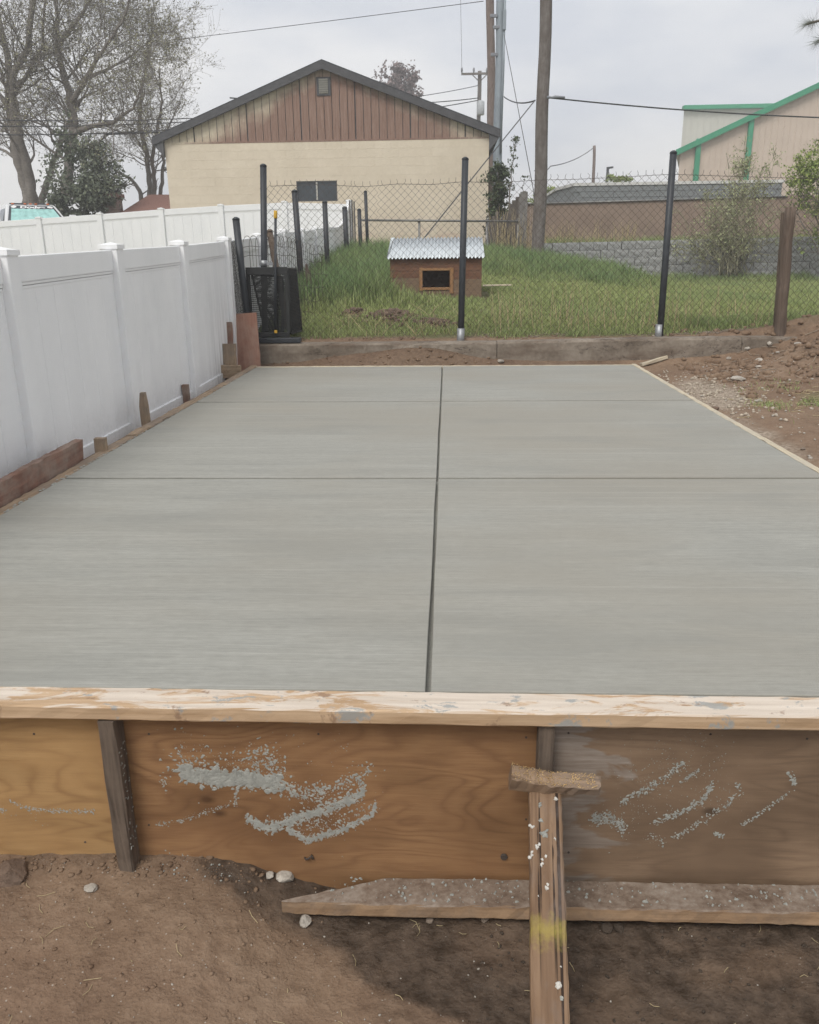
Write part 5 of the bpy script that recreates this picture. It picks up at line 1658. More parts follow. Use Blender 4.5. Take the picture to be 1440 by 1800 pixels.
bme = bpy.data.meshes.new_from_object(fo.evaluated_get(bpy.context.evaluated_depsgraph_get()))
bpy.data.objects.remove(fo)
cc = on_ws(.5, .89, .03); ux = (B_ - A_).normalized(); uy = (on_ws(.5, 1, 0) - on_ws(.5, 0, 0)).normalized()
Mt = Matrix(((ux.x, uy.x, nn.x, cc.x), (ux.y, uy.y, nn.y, cc.y), (ux.z, uy.z, nn.z, cc.z), (0, 0, 0, 1)))
tadd('banner_lettering', bme, 'banner', gl, Mt @ Matrix.Diagonal((1.6, 1, 1, 1)))
for s in (-1, 1):
    c = on_ws(.5 + s * .40, .89, .03)
    pts = [c + ux * (.085 * math.cos(t)) + uy * (.055 * math.sin(t) + (.02 if math.cos(t) * s < 0 else 0)) for t in [i * math.pi / 6 for i in range(12)]]
    tadd('banner_emblem', MB().prism(pts, nn * .004).mesh(), 'banner', gl)
    w = hw - .05
    tadd('side_window', MB().prism([tr(s * (hw - .03), -.05, belt + .03), tr(s * (hw - .03), 1.5, belt + .03), tr(s * (rw_ + .045), 1.3, roofz - .14), tr(s * (rw_ + .045), .5, roofz - .14)], (s * .012, 0, 0)).mesh(), 'glass_dark', cab)
    tadd('mirror', MB().box(tr(s * (hw + .13), -.05, belt + .16), (.22, .08, .26)).mesh(bevel=.03, seg=2), 'truck_white', trk)
    for y in (-1.05, 2.75):
        c = Vector(tr(s * (hw - .10), y, tgz + .38))
        wm = MB(); wm.tube([c - Vector((.12, 0, 0)), c + Vector((.12, 0, 0))], .38, 20)
        wh = tadd('wheel', wm.mesh(bevel=.02), 'tyre', trk)
        tadd('rim', MB().tube([c + Vector((s * .122, 0, 0)), c + Vector((s * .130, 0, 0))], .22, 16).mesh(), 'steel_sleeve', wh)
    tadd('roof_visor_vent', MB().box(tr(s * .34, .62, roofz + .012), (.50, .16, .03)).mesh(bevel=.008), 'glass_dark', cab)
    tadd('headlight', MB().box(tr(s * .74, -1.755, belt - .36), (.34, .04, .18)).mesh(bevel=.01), 'glass_dark', trk)
for x in (-.16, 0, .16, -.52, .52):
    tadd('marker_light', MB().box(tr(x, .50, roofz + .0), (.08, .07, .04)).mesh(bevel=.01), 'amber', cab)

# ------------------------------------------------------------------ trees
def leaf_mesh(P, size, rg, asp=.55, flat=0.0):
    """one small bent leaf per point, random orientation (numpy)"""
    P = np.asarray(P, float); n = len(P)
    r = np.random.RandomState(rg)
    a = r.normal(size=(n, 3)); a /= np.linalg.norm(a, axis=1)[:, None]
    b = r.normal(size=(n, 3)); b -= a * (a * b).sum(1)[:, None]; b /= np.linalg.norm(b, axis=1)[:, None]
    s = (size * r.uniform(.6, 1.35, n))[:, None]
    V = np.stack([P - a * s * .5, P + b * s * asp * .5, P + a * s * .5, P - b * s * asp * .5], 1).reshape(-1, 3)
    F = np.arange(n * 4).reshape(-1, 4)
    me = mesh_np('leaves', V, F)
    fattr(me, 'tint', np.repeat(r.uniform(0, 1, n), 4))
    return me
def m_leaf(name, c0, c1, rough=.7):
    k = NM(name)
    col = k.mix(k.attr('tint'), c0, c1)
    m = k.out(col, rough, None, .25)
    k.b.inputs['Subsurface Weight'].default_value = 0
    return m
MAT['leaf_brown'] = m_leaf('budding_leaves', (.19, .18, .12), (.30, .295, .185))
MAT['leaf_dark'] = m_leaf('evergreen_leaves', (.09, .11, .075), (.17, .19, .13))
MAT['leaf_red'] = m_leaf('plum_leaves', (.14, .095, .095), (.22, .165, .155))
MAT['leaf_ivy'] = m_leaf('ivy_leaves', (.045, .065, .035), (.09, .115, .055))
MAT['leaf_olive'] = m_leaf('willowy_leaves', (.27, .30, .15), (.40, .42, .23))
MAT['stem_olive'] = plain('olive_stem', (.30, .285, .19), .85, .2, 4)
MAT['leaf_green'] = m_leaf('fresh_green_leaves', (.18, .25, .065), (.34, .39, .12))
MAT['bark'] = wood('grey_bark', (.26, .235, .21), (.14, .125, .11), .3, .95, (.18, .16, .14), .5, 5.7)
class Tree:
    def __init__(s, seed): s.rg = random.Random(seed); s.mb = MB(); s.leaf = []
    def branch(s, p, d, L, r, lvl, kids, leafy, droop=0.0):
        rg = s.rg; n = 5 if lvl > 1 else (4 if lvl == 1 else 3)
        pts, rs = [p.copy()], [r]
        q, dd = p.copy(), d.normalized()
        for i in range(n):
            dd = (dd + Vector((rg.gauss(0, .16), rg.gauss(0, .16), rg.gauss(.03 - droop, .14)))).normalized()
            q = q + dd * (L / n); pts.append(q.copy()); rs.append(max(.004, r * (1 - .75 * (i + 1) / n)))
        s.mb.tube(pts, rs, 6 if lvl > 1 else (4 if lvl == 1 else 3), cap=False)
        if lvl == 0:
            for k in range(leafy):
                i = rg.randrange(1, len(pts)); s.leaf.append(pts[i] + Vector((rg.gauss(0, .05), rg.gauss(0, .05), rg.gauss(-.01, .05))))
            return
        for k in range(kids[lvl - 1]):
            t = rg.uniform(.22, 1.0); f = t * n; i = min(n - 1, int(f)); b = pts[i].lerp(pts[i + 1], f - i)
            ax = (pts[i + 1] - pts[i]).normalized()
            v = Vector((rg.gauss(0, 1), rg.gauss(0, 1), rg.gauss(.25, .8))); v = (v - ax * v.dot(ax)).normalized()
            nd = (ax * rg.uniform(.5, 1.0) + v * rg.uniform(.5, .95)).normalized()
            s.branch(b, nd, L * rg.uniform(.42, .68), rs[i] * .55, lvl - 1, kids, leafy, droop)
    def limb(s, pts, r0, r1, nk, Lb, kids=(5, 5), leafy=3, t0=.3, lvl=2, droop=0.0, k=9):
        rg = s.rg
        P = [Vector(p) for p in pts]
        Q = []
        for a, b in zip(P, P[1:]):
            for i in range(5): Q.append(a.lerp(b, i / 5) + Vector((rg.gauss(0, .018), rg.gauss(0, .03), 0)))
        Q.append(P[-1]); N = len(Q) - 1
        rs = [(r0 + (r1 - r0) * (i / N) ** .8) * .85 for i in range(N + 1)]
        s.mb.tube(Q, rs, k, cap=True)
        for j in range(nk):
            t = rg.uniform(t0, 1.0); f = t * N; i = min(N - 1, int(f)); b = Q[i].lerp(Q[i + 1], f - i)
            ax = (Q[i + 1] - Q[i]).normalized()
            v = Vector((rg.gauss(0, 1), rg.gauss(0, .8), rg.gauss(.2, .5))); v = (v - ax * v.dot(ax)).normalized()
            nd = (ax * rg.uniform(.35, .9) + v * rg.uniform(.6, 1)).normalized()
            s.branch(b, nd, Lb * rg.uniform(.6, 1.15) * (1.15 - .5 * t), max(.010, rs[i] * .32), lvl, kids, leafy, droop)
    def build(s, name, label, base, bark, leafm, size, group=None, cat='tree', crown='crown', trunk='trunk', asp=.55):
        root = thing(name, base, label, cat, group)
        add(trunk, s.mb.mesh('trunk', recalc=False), bark, root)
        if s.leaf: add(crown, leaf_mesh([tuple(p) for p in s.leaf], size, s.rg.randrange(9999), asp), leafm, root, kind='stuff')
        return root
def px_limb(y, pts, dy=0.0):
    return [tuple(atY(y + dy * i / max(1, len(pts) - 1), px, py)) for i, (px, py) in enumerate(pts)]
GT = 'bare-branched trees beyond the back fence'
T = Tree(11); yT = 30.0
T.limb(px_limb(yT, [(52, 400), (50, 350), (30, 270), (18, 190), (14, 100), (-10, 0), (-30, -80)], 1), .30, .07, 20, 3.0, (7, 6), 4, .25)
T.limb(px_limb(yT, [(57, 400), (58, 350), (44, 280), (24, 190), (22, 140), (50, 80), (60, -10), (70, -90)], -1.5), .27, .06, 22, 3.0, (7, 6), 4, .25)
T.limb(px_limb(yT, [(20, 190), (-10, 160), (-60, 120)], 1), .13, .05, 8, 2.4, (7, 6), 4, .1)
T.limb(px_limb(yT, [(24, 165), (50, 130), (75, 80), (80, 0)], -2), .12, .04, 12, 2.4, (7, 6), 4, .1)
T.build('bare_tree', 'big forked grey tree in sparse bud behind the white pickup', tuple(atY(yT, 54, 400)), 'bark', 'leaf_brown', .07, GT)
T = Tree(12); yT = 28.5
T.limb(px_limb(yT, [(106, 405), (112, 350), (122, 280), (130, 210), (118, 150), (102, 90), (100, 30), (95, -80)], 1.5), .27, .06, 26, 3.0, (7, 6), 4, .25)
T.limb(px_limb(yT, [(128, 235), (160, 222), (200, 215), (235, 190), (250, 150)], -1.0), .13, .03, 16, 2.4, (7, 6), 4, .1)
T.limb(px_limb(yT, [(126, 180), (150, 140), (180, 90), (215, 40), (235, -30)], -1.5), .12, .03, 22, 2.5, (7, 6), 4, .1)
T.limb(px_limb(yT, [(103, 80), (140, 30), (170, -20), (190, -80)], 1.5), .10, .03, 16, 2.3, (7, 6), 4, .1)
T.limb(px_limb(yT, [(150, 140), (195, 120), (235, 95), (265, 70)], .5), .07, .02, 14, 1.9, (7, 6), 4, .1)
T.build('bare_tree', 'leaning grey tree with long side limbs left of the garage', tuple(atY(yT, 106, 405)), 'bark', 'leaf_brown', .07, GT)
T = Tree(13); yT = 31.0
T.limb(px_limb(yT, [(68, 400), (74, 350), (92, 290), (110, 240), (140, 180)], 1), .20, .05, 12, 2.4, (5, 5), 3, .3)
T.build('bare_tree', 'slender dark trunk slanting right between the two big trees', tuple(atY(yT, 68, 400)), 'bark', 'leaf_brown', .07, GT)
T = Tree(14); yT = 33.0
T.limb(px_limb(yT, [(250, 400), (248, 340), (232, 315), (205, 302)], .5), .15, .04, 8, 1.6, (5, 4), 2, .3)
T.limb(px_limb(yT, [(264, 400), (264, 330), (258, 270), (245, 220), (250, 160), (262, 100), (270, 30)], 1), .16, .03, 26, 2.4, (7, 6), 4, .25)
T.limb(px_limb(yT, [(270, 400), (272, 330), (268, 280), (276, 230), (285, 180), (280, 120)], -1), .14, .03, 24, 2.1, (7, 6), 4, .25)
T.limb(px_limb(yT, [(278, 400), (283, 330), (288, 285), (284, 250), (300, 215), (318, 180)], 1), .12, .02, 14, 1.4, (6, 4), 1, .3)
T.build('bare_tree', 'clump of thin dark trunks close to the garage wall', tuple(atY(yT, 266, 400)), 'bark', 'leaf_brown', .065, GT)
def cloud(rg, c, rad, n, clumps=26, cl=.32):
    """leaf points gathered in clumps inside an ellipsoid"""
    out = []
    cs = []
    while len(cs) < clumps:
        v = Vector((rg.uniform(-1, 1), rg.uniform(-1, 1), rg.uniform(-1, 1)))
        if v.length < 1: cs.append((v, rg.uniform(.6, 1.3)))
    for i in range(n):
        v, w = cs[rg.randrange(clumps)]
        p = v + Vector((rg.gauss(0, cl * .5 * w), rg.gauss(0, cl * .5 * w), rg.gauss(0, cl * .4 * w)))
        out.append(Vector((c[0] + p.x * rad[0], c[1] + p.y * rad[1], c[2] + p.z * rad[2])))
    return out
T = Tree(15); yT = 27.3
T.limb(px_limb(yT, [(150, 405), (150, 340), (148, 260)]), .12, .04, 12, 1.2, (4, 4), 6, .2)
c = atY(yT, 150, 322); T.leaf += cloud(T.rg, c, (1.10, 1.0, 1.25), 4200, 34, .38)
c = atY(yT, 135, 362); T.leaf += cloud(T.rg, c, (1.0, .8, .55), 2200, 18, .34)
c = atY(yT, 172, 352); T.leaf += cloud(T.rg, c, (.75, .7, .65), 1800, 14, .34)
T.build('evergreen_tree', 'dark dense evergreen behind the chimney and fence', tuple(atY(yT, 150, 405)), 'bark', 'leaf_dark', .13)
T = Tree(16); yT = 70.0
T.limb(px_limb(yT, [(702, 260), (703, 190), (704, 150)]), .25, .08, 16, 2.0, (4, 4), 5, .4)
c = atY(yT, 706, 143); T.leaf += cloud(T.rg, c, (1.2, 1.0, 1.0), 1500, 14, .5)
c = atY(yT, 692, 152); T.leaf += cloud(T.rg, c, (1.0, .8, .5), 600, 8, .5)
T.build('plum_tree', 'small round reddish tree showing above the garage roof', tuple(atY(yT, 702, 330)), 'bark', 'leaf_red', .24)
# ivy column and leafy shoot beside the garage
T = Tree(17); yT = 18.9
T.limb(px_limb(yT, [(876, 460), (876, 400), (875, 300)]), .05, .02, 12, .5, (3, 3), 5, .2)
for py, r_ in ((300, .17), (320, .26), (345, .28), (372, .26)):
    c = atY(yT, 876, py); T.leaf += cloud(T.rg, c, (r_, .3, .28), 700, 14, .4)
T.build('ivy_column', 'green ivy climbing the corner beside the cream garage wall', tuple(atY(yT, 876, 450)), 'bark', 'leaf_ivy', .07, cat='ivy', crown='foliage', trunk='stem')
T = Tree(18); yT = 18.6
T.limb(px_limb(yT, [(894, 440), (896, 340), (900, 290), (904, 243)]), .025, .008, 4, .12, (2, 2), 1, .5)
for py, px, n_ in ((246, 905, 60), (262, 902, 30), (278, 901, 40), (292, 900, 45), (304, 898, 30), (318, 898, 70), (330, 896, 60)):
    c = atY(yT, px, py); T.leaf += cloud(T.rg, c, (.11, .1, .08), n_, 6, .5)
T.leaf += cloud(T.rg, atY(yT, 922, 312), (.09, .09, .05), 30, 5, .5)
T.limb(px_limb(yT, [(914, 440), (917, 350), (922, 314)]), .012, .006, 1, .08, (1, 1), 1, .8)
T.build('leafy_shoot', 'tall thin leafy shoot standing up beside the garage corner', tuple(atY(yT, 896, 440)), 'bark', 'leaf_ivy', .055, cat='plant', crown='foliage', trunk='stem')
# scrub in front of the brown fence
T = Tree(19); yT = 19.6
base_ = atY(yT, 1283, 472)
rg = T.rg
for i in range(44):
    ex = rg.gauss(1285, 52); ey = 300 + abs(ex - 1285) * .9 + rg.uniform(-20, 90)
    e = atY(yT + rg.uniform(-.5, 1.0), ex, ey)
    b = Vector(base_) + Vector((rg.gauss(0, .25), rg.gauss(0, .2), -.15)); m_ = b.lerp(Vector(e), .5) + Vector((rg.gauss(0, .06), 0, .08))
    T.limb([tuple(b), tuple(m_), tuple(e)], .010, .004, 8, .5, (3, 3), 4, .15, lvl=1, k=4)
for ex, ey in ((1310, 238), (1316, 260), (1365, 268), (1300, 285), (1340, 295)):
    e = atY(yT + .6, ex, ey); T.limb([tuple(Vector(base_) + Vector((rg.gauss(.2, .2), .1, -.1))), tuple(atY(yT + .3, (1283 + ex) / 2 + 8, (470 + ey) / 2)), tuple(e)], .014, .005, 16, .30, (3, 3), 5, .55, lvl=1, k=4)
T.build('scrub_bush', 'sparse grey-green twiggy bush growing over the retaining wall', tuple(base_), 'stem_olive', 'leaf_olive', .05, cat='bush', crown='foliage', trunk='stems')
T = Tree(20); yT = 18.8
base_ = atY(yT, 1470, 470)
for i in range(9):
    e = atY(yT + rg.uniform(-.4, .6), rg.uniform(1395, 1520), rg.uniform(245, 380)); T.limb([tuple(Vector(base_) + Vector((rg.gauss(0, .1), 0, -.2))), tuple(e)], .03, .008, 8, .6, (4, 3), 5, .35, lvl=1, k=5)
for px, py, rx_, rz_, n_ in ((1425, 300, .5, .45, 2600), (1462, 275, .5, .5, 1500), (1405, 325, .3, .22, 700), (1440, 350, .4, .35, 1100), (1470, 400, .5, .6, 1000)):
    T.leaf += cloud(T.rg, atY(yT, px, py), (rx_, .45, rz_), n_, 26, .34)
T.build('green_bush', 'fresh yellow-green leafy bush beside the retaining wall', tuple(base_), 'bark', 'leaf_green', .06, cat='bush', crown='foliage', trunk='stems')
# distant greenery
for (px, py, y, rx_, rz_, m_, lb) in ((965, 348, 40, .9, .5, 'leaf_green', 'small green treetop between the stout pole and block building'), (1085, 314, 48, .75, .3, 'leaf_green', 'low green treetop showing over the block building coping')):
    T = Tree(int(px)); c = atY(y, px, py)
    T.limb([(c[0], c[1], .5), (c[0] + .1, c[1], c[2])], .12, .04, 8, .7, (3, 3), 3, .6, lvl=1, k=6)
    T.leaf += cloud(T.rg, c, (rx_, .8, rz_), 900, 14, .4)
    T.build('distant_tree', lb, (c[0], c[1], .6), 'bark', m_, .13)

# pine whose bough tip hangs into the sky at the right
MAT['needle'] = m_leaf('pine_needles', (.10, .115, .09), (.17, .19, .145))
pt = thing('pine_tree', (4.75, 4.0, gz(4.75, 4.0)), 'pine whose needle-tufted bough tip hangs against the sky', 'tree')
mb = MB(); rg = random.Random(33); NP, NF = [], []
g0 = gz(4.75, 4.0)
mb.tube([(4.75, 4.0, g0 - .2), (4.73, 4.02, 2.0), (4.77, 4.0, 4.2), (4.76, 4.0, 6.3)], [.15, .125, .08, .02], 12)
tips = []
def bough(a_, b_, r):
    m_ = a_.lerp(b_, .5) + Vector((0, 0, .06)); mb.tube([a_, m_, b_], [r, r * .7, r * .3], 6); tips.append((m_, b_))
tip = Vector(atY(4.3, 1418, 42))
bough(Vector((4.74, 4.0, 2.75)), tip, .025)
tip2 = Vector(atY(4.25, 1438, 72)); bough(Vector((4.74, 4.0, 2.75)).lerp(tip, .6), tip2, .012)
for i in range(22):
    a2 = rg.uniform(-1.1, 1.6); z = 2.2 + i * .17; L = 1.35 * (1 - (z - 2) / 5.5)
    bough(Vector((4.75, 4.0, z)), Vector((4.75 + math.cos(a2) * L, 4.0 + math.sin(a2) * L, z + .12)), .018)
def tuft(c, d, n, L):
    for _ in range(n):
        v = (d * rg.uniform(.2, 1.0) + Vector((rg.gauss(0, .62), rg.gauss(0, .62), rg.gauss(0, .62)))).normalized()
        l = L * rg.uniform(.7, 1.1); o = v.orthogonal().normalized() * .0011; s0 = c - d * rg.uniform(0, .06)
        b = len(NP); NP.extend([tuple(s0 - o), tuple(s0 + o), tuple(s0 + v * l)]); NF.append((b, b + 1, b + 2))
for m_, e in tips:
    d = (e - m_).normalized(); near = (e - tip).length < .01 or (e - tip2).length < .01
    tuft(e, d, 170 if near else 90, .105)
    for t in (.55, .8): tuft(m_.lerp(e, t), d, 70, .10)
add('trunk', mb.mesh(recalc=False), 'bark', pt)
nm_ = mesh_np('needles', np.array(NP), np.array(NF)); fattr(nm_, 'tint', np.random.RandomState(2).uniform(0, 1, len(NP)))
add('needles', nm_, 'needle', pt, kind='stuff')

# ------------------------------------------------------------------ grass
def m_grass():
    k = NM('grass_blades')
    t = k.attr('tint'); d = k.attr('dark')
    light = k.mix(t, (.19, .25, .085), (.365, .395, .165))
    dark = k.mix(t, (.105, .18, .075), (.21, .29, .12))
    col = k.mix(d, light, dark)
    return k.out(col, .65, None, .3)
MAT['grass'] = m_grass()
def blades(P, H, W, tint, dark, seed, seg=2, lean=.45):
    r = np.random.RandomState(seed); n = len(P)
    th = r.uniform(0, 2 * np.pi, n); ph = r.uniform(0, 2 * np.pi, n)
    ux, uy = np.cos(th) * W * .5, np.sin(th) * W * .5
    lx, ly = np.cos(ph) * H * lean * r.uniform(.1, 1, n), np.sin(ph) * H * lean * r.uniform(.1, 1, n)
    z0 = np.zeros(n)
    B = P.copy(); B[:, 2] -= .01
    off = np.stack([ux, uy, z0], 1)
    mid = B + np.stack([lx * .3, ly * .3, H * .55], 1)
    tip = B + np.stack([lx, ly, H * (1 - .15 * r.rand(n))], 1)
    V = np.stack([B - off, B + off, mid + off * .75, mid - off * .75, tip], 1).reshape(-1, 3)
    b = np.arange(n) * 5
    F = np.concatenate([np.stack([b, b + 1, b + 2], 1), np.stack([b, b + 2, b + 3], 1), np.stack([b + 3, b + 2, b + 4], 1)])
    me = mesh_np('grass', V, F)
    fattr(me, 'tint', np.repeat(tint, 5)); fattr(me, 'dark', np.repeat(dark, 5))
    return me
R = np.random.RandomState(7)
def scatter(n, x0, x1, y0, y1):
    # more blades close by: sample y with density falling off with distance
    u = R.rand(n); y = y0 * (y1 / y0) ** u
    xl, xr = x0, x1
    x = R.uniform(xl, xr, n)
    return x, y
x, y = scatter(270000, -2.03, 9.0, 6.93, 20.0)
half = (y + 1.8) * .47 + .3
keep = (x < half) & (x > -2.03)
x, y = x[keep], y[keep]
nz1, nz2 = fbm(x * 1.3, y * 1.3, 91), fbm(x * 5, y * 5, 92)
tallA = smooth(-.45, -.95, x + nz1 * .6) * smooth(8.0, 9.0, y + nz1) * smooth(17.5, 15, y)
tallF = np.exp(-((x + .65) / .5) ** 2) * smooth(8.6, 9.1, y) * smooth(9.48, 9.44, y) * .55
tallB = smooth(.35, .8, x) * smooth(4.6, 3.2, x + nz1 * 1.5) * smooth(12.6, 13.8, y + nz1 * 1.2)
tallC = smooth(18.6, 19.6, y) * smooth(2, 3, x)
tallD = smooth(2.0, 2.5, x + nz1) * smooth(7.1, 7.3, y) * smooth(8.2, 7.5, y + nz1) * .22
tall = np.clip(np.maximum.reduce([tallA, tallF, tallB * .95, tallC * .6, tallD]), 0, 1)
H = .03 + .045 * R.rand(len(x)) + .09 * np.clip(nz2 + .02, 0, 1) + .05 * np.clip(nz1, 0, 1) + tall * (.16 + .24 * R.rand(len(x)) + .22 * np.clip(nz2 * 2, 0, 1))
keepp = np.ones(len(x))
for cx, cy, r in ((-.62, 7.95, .30), (-1.05, 8.25, .17), (-.10, 7.60, .19)):
    keepp *= 1 - .93 * np.exp(-(((x - cx) ** 2 + (y - cy) ** 2) / r ** 2) ** 2)
keepp *= smooth(6.90, 7.25, y + nz2 * .5) * (.75 + nz2)
keepp *= 1 - ((x > -.86) & (x < .62) & (y > 9.40) & (y < 10.35))
keepp *= 1 - (smooth(3.2, 3.7, x) * smooth(7.9, 7.0, y))
k_ = R.rand(len(x)) < keepp
x, y, H, tall, nz1, nz2 = x[k_], y[k_], H[k_], tall[k_], nz1[k_], nz2[k_]
P = np.stack([x, y, terrain(x, y)], 1)
W = .0055 + .00055 * (y + 1.8) * R.uniform(.6, 1.3, len(x))
dark = np.clip(tall * .9 + nz1 * 1.3 + nz2 * .6, 0, 1)
tint = np.clip(R.rand(len(x)) * .75 + nz2 * .6 + .12, 0, 1)
add('lawn_grass', blades(P, H, W, tint, dark, 3), 'grass', None, None, 'rough green grass covering the yard behind the kerb', 'grass', kind='stuff')
# tufts on the right-hand dirt, and weeds on the terrace
x = R.normal(3.15, .38, 6500); y = R.normal(4.45, .36, 6500)
k_ = (fbm(x * 3, y * 3, 93) > -.06) & (x > 2.25); x, y = x[k_], y[k_]
x2 = R.normal(2.42, .09, 240); y2 = R.normal(4.25, .09, 240)
x, y = np.concatenate([x, x2]), np.concatenate([y, y2])
P = np.stack([x, y, terrain(x, y)], 1)
add('grass_patch', blades(P, R.uniform(.015, .055, len(x)), np.full(len(x), .005), R.rand(len(x)), R.uniform(0, .35, len(x)), 4, lean=1.1), 'grass', None, None,
    'thin trampled grass patch on the dirt beside the heap', 'grass', kind='stuff')
x = R.uniform(2.6, 9.5, 9000); y = R.uniform(20.4, 23.1, 9000); k_ = fbm(x * 1.1, y, 95) > -.08; x, y = x[k_], y[k_]
P = np.stack([x, y, terrain(x, y)], 1)
add('terrace_weeds', blades(P, R.uniform(.08, .38, len(x)), np.full(len(x), .014), R.rand(len(x)), R.uniform(0, .5, len(x)), 5), 'grass', None, None,
    'weedy growth between the retaining wall and brown fence', 'weeds', kind='stuff')

def stalks(n, xr, yr, h, r, seed, lean=.35, base=None):
    rg = random.Random(seed); mb = MB()
    for _ in range(n):
        if base: q = base[rg.randrange(len(base))]; x, y = q[0] + rg.gauss(0, .07), q[1] + rg.gauss(0, .07)
        else: x, y = rg.uniform(*xr), rg.uniform(*yr)
        H_ = rg.uniform(*h); a = rg.uniform(0, 6.28); l = rg.uniform(.05, lean) * H_
        p0 = Vector((x, y, gz(x, y) - .02)); p2 = p0 + Vector((math.cos(a) * l, math.sin(a) * l, H_)); p1 = p0.lerp(p2, .55) + Vector((0, 0, H_ * .08))
        mb.tube([p0, p1, p2], [r, r * .8, r * .35], 4, cap=False)
    return mb.mesh('stalks', recalc=False)
add('dry_stalks', stalks(150, (.5, 3.4), (7.1, 8.2), (.12, .50), .0032, 1), 'straw', None, None, 'tall dry yellow stalks standing among the grass behind the kerb', 'stalks', kind='stuff')
add('dry_stalks', stalks(70, (-1.2, .4), (7.0, 7.8), (.05, .30), .0028, 2, 1.6), 'straw', None, None, 'dead straw lying at the lawn edge near the diggings', 'straw', kind='stuff')
add('dry_stalks', stalks(120, (1.1, 2.0), (17.4, 18.2), (.3, 1.3), .006, 3, .3), 'straw', None, None, 'dry stalks in front of the tumbledown planks', 'stalks', kind='stuff')
add('dry_stalks', stalks(200, (2.5, 5.0), (20.4, 22.5), (.2, .75), .006, 4, .7), 'straw', None, None, 'bleached weed stalks on the terrace above the block wall', 'stalks', kind='stuff')

# ------------------------------------------------------------------ stones, clods, gravel, straw
def joined_rocks(pts, sizes, seed, flat=.7, sub=1):
    rg = random.Random(seed); kinds = []
    for i in range(8):
        me = rock_mesh(rg, 1.0, flat, sub)
        v = np.empty(len(me.vertices) * 3); me.vertices.foreach_get('co', v)
        f = np.empty(len(me.polygons) * 3, dtype=np.int32); me.polygons.foreach_get('vertices', f)
        kinds.append((v.reshape(-1, 3), f.reshape(-1, 3))); bpy.data.meshes.remove(me)
    Vs, Fs, o = [], [], 0
    for p, s in zip(pts, sizes):
        v, f = kinds[rg.randrange(8)]
        a = rg.uniform(0, 6.28); c, sn = math.cos(a), math.sin(a)
        w = v * s; w = np.stack([w[:, 0] * c - w[:, 1] * sn, w[:, 0] * sn + w[:, 1] * c, w[:, 2]], 1) + np.array(p)
        Vs.append(w); Fs.append(f + o); o += len(v)
    return mesh_np('rocks', np.concatenate(Vs), np.concatenate(Fs))
rg = random.Random(77)
def ground_pts(n, fx, fy, sz, sink=.35, pw=2.5):
    P, S = [], []
    for _ in range(n):
        x, y = fx(), fy(); s = sz[0] + (sz[1] - sz[0]) * rg.random() ** pw
        P.append((x, y)); S.append(s)
    A_ = np.array(P); z = terrain(A_[:, 0], A_[:, 1])
    return [(p[0], p[1], zz + s * sink) for p, zz, s in zip(P, z, S)], S
def stuff_rocks(name, pts, m, label, cat, seed, flat=.7, sub=1):
    return add(name, joined_rocks(*pts, seed, flat, sub), m, None, None, label, cat, kind='stuff')
p = ground_pts(900, lambda: rg.gauss(2.15, .20), lambda: rg.gauss(4.95, .62), (.004, .022), .25, 3)
keep_ = [i for i, q in enumerate(p[0]) if q[0] > 1.90]; p = ([p[0][i] for i in keep_], [p[1][i] for i in keep_])
stuff_rocks('gravel', p, 'gravel', 'pale loose gravel spilled beside the right form board', 'gravel', 1)
p = ground_pts(260, lambda: rg.uniform(1.92, 3.2), lambda: rg.uniform(2.2, 6.4), (.004, .016))
stuff_rocks('pebbles', p, 'stone', 'scattered pale pebbles on the dirt right of the slab', 'pebbles', 2)
p = ground_pts(2400, lambda: rg.uniform(2.3, 4.6), lambda: rg.gauss(5.9, .75), (.004, .06), .1, 5)
stuff_rocks('soil_clods', p, 'ground', 'crumbled brown soil clods over the dirt heap', 'clods', 3)
p = ground_pts(900, lambda: rg.gauss(-.35, .75), lambda: rg.uniform(6.32, 7.05), (.003, .03), .1, 5)
stuff_rocks('soil_clods', p, 'ground', 'soil crumbs banked against the old kerb', 'clods', 4)
cl = []
for cx, cy, r, n_ in ((-.62, 7.95, .17, 260), (-1.05, 8.25, .09, 80), (-.10, 7.60, .11, 110), (-.35, 7.75, .16, 90)):
    cl.append(ground_pts(n_, lambda: rg.gauss(cx, r), lambda: rg.gauss(cy, r * .7), (.012, .05), .25, 2.5))
stuff_rocks('soil_clods', ([q for c in cl for q in c[0]], [q for c in cl for q in c[1]]), 'clod', 'dark crumbled diggings in the lawn before the doghouse', 'clods', 5)
p = ground_pts(1700, lambda: rg.uniform(-1.2, -.25), lambda: rg.uniform(-.75, -.05), (.0010, .008), .05, 6)
stuff_rocks('dirt_crumbs', p, 'ground', 'fine crumbs of dry soil in front of the plywood', 'crumbs', 6)
p = ground_pts(900, lambda: rg.uniform(.12, 1.05), lambda: rg.uniform(-.7, -.15), (.0012, .008), .1, 5)
stuff_rocks('dirt_crumbs', p, 'clod_wet', 'damp dark soil crumbs along the ground plank', 'crumbs', 7)
p = ground_pts(170, lambda: rg.uniform(-1.2, 1.05), lambda: rg.uniform(-.75, -.06), (.0010, .0038), .3, 2)
stuff_rocks('grit', p, 'stone', 'tiny pale grit scattered over the soil before the form', 'grit', 8)
p = ground_pts(240, lambda: rg.uniform(-1.15, -.42), lambda: rg.gauss(-.075, .016), (.002, .011), .2, 4)
stuff_rocks('soil_clods', p, 'ground', 'loose clods heaped along the foot of the pale plywood', 'clods', 9)
p = ground_pts(70, lambda: rg.gauss(-.60, .09), lambda: rg.gauss(-.085, .016), (.001, .0045), .2, 3)
stuff_rocks('mortar_droppings', p, 'mortar', 'grey mortar droppings on the soil right of the dark stake', 'mortar', 10)

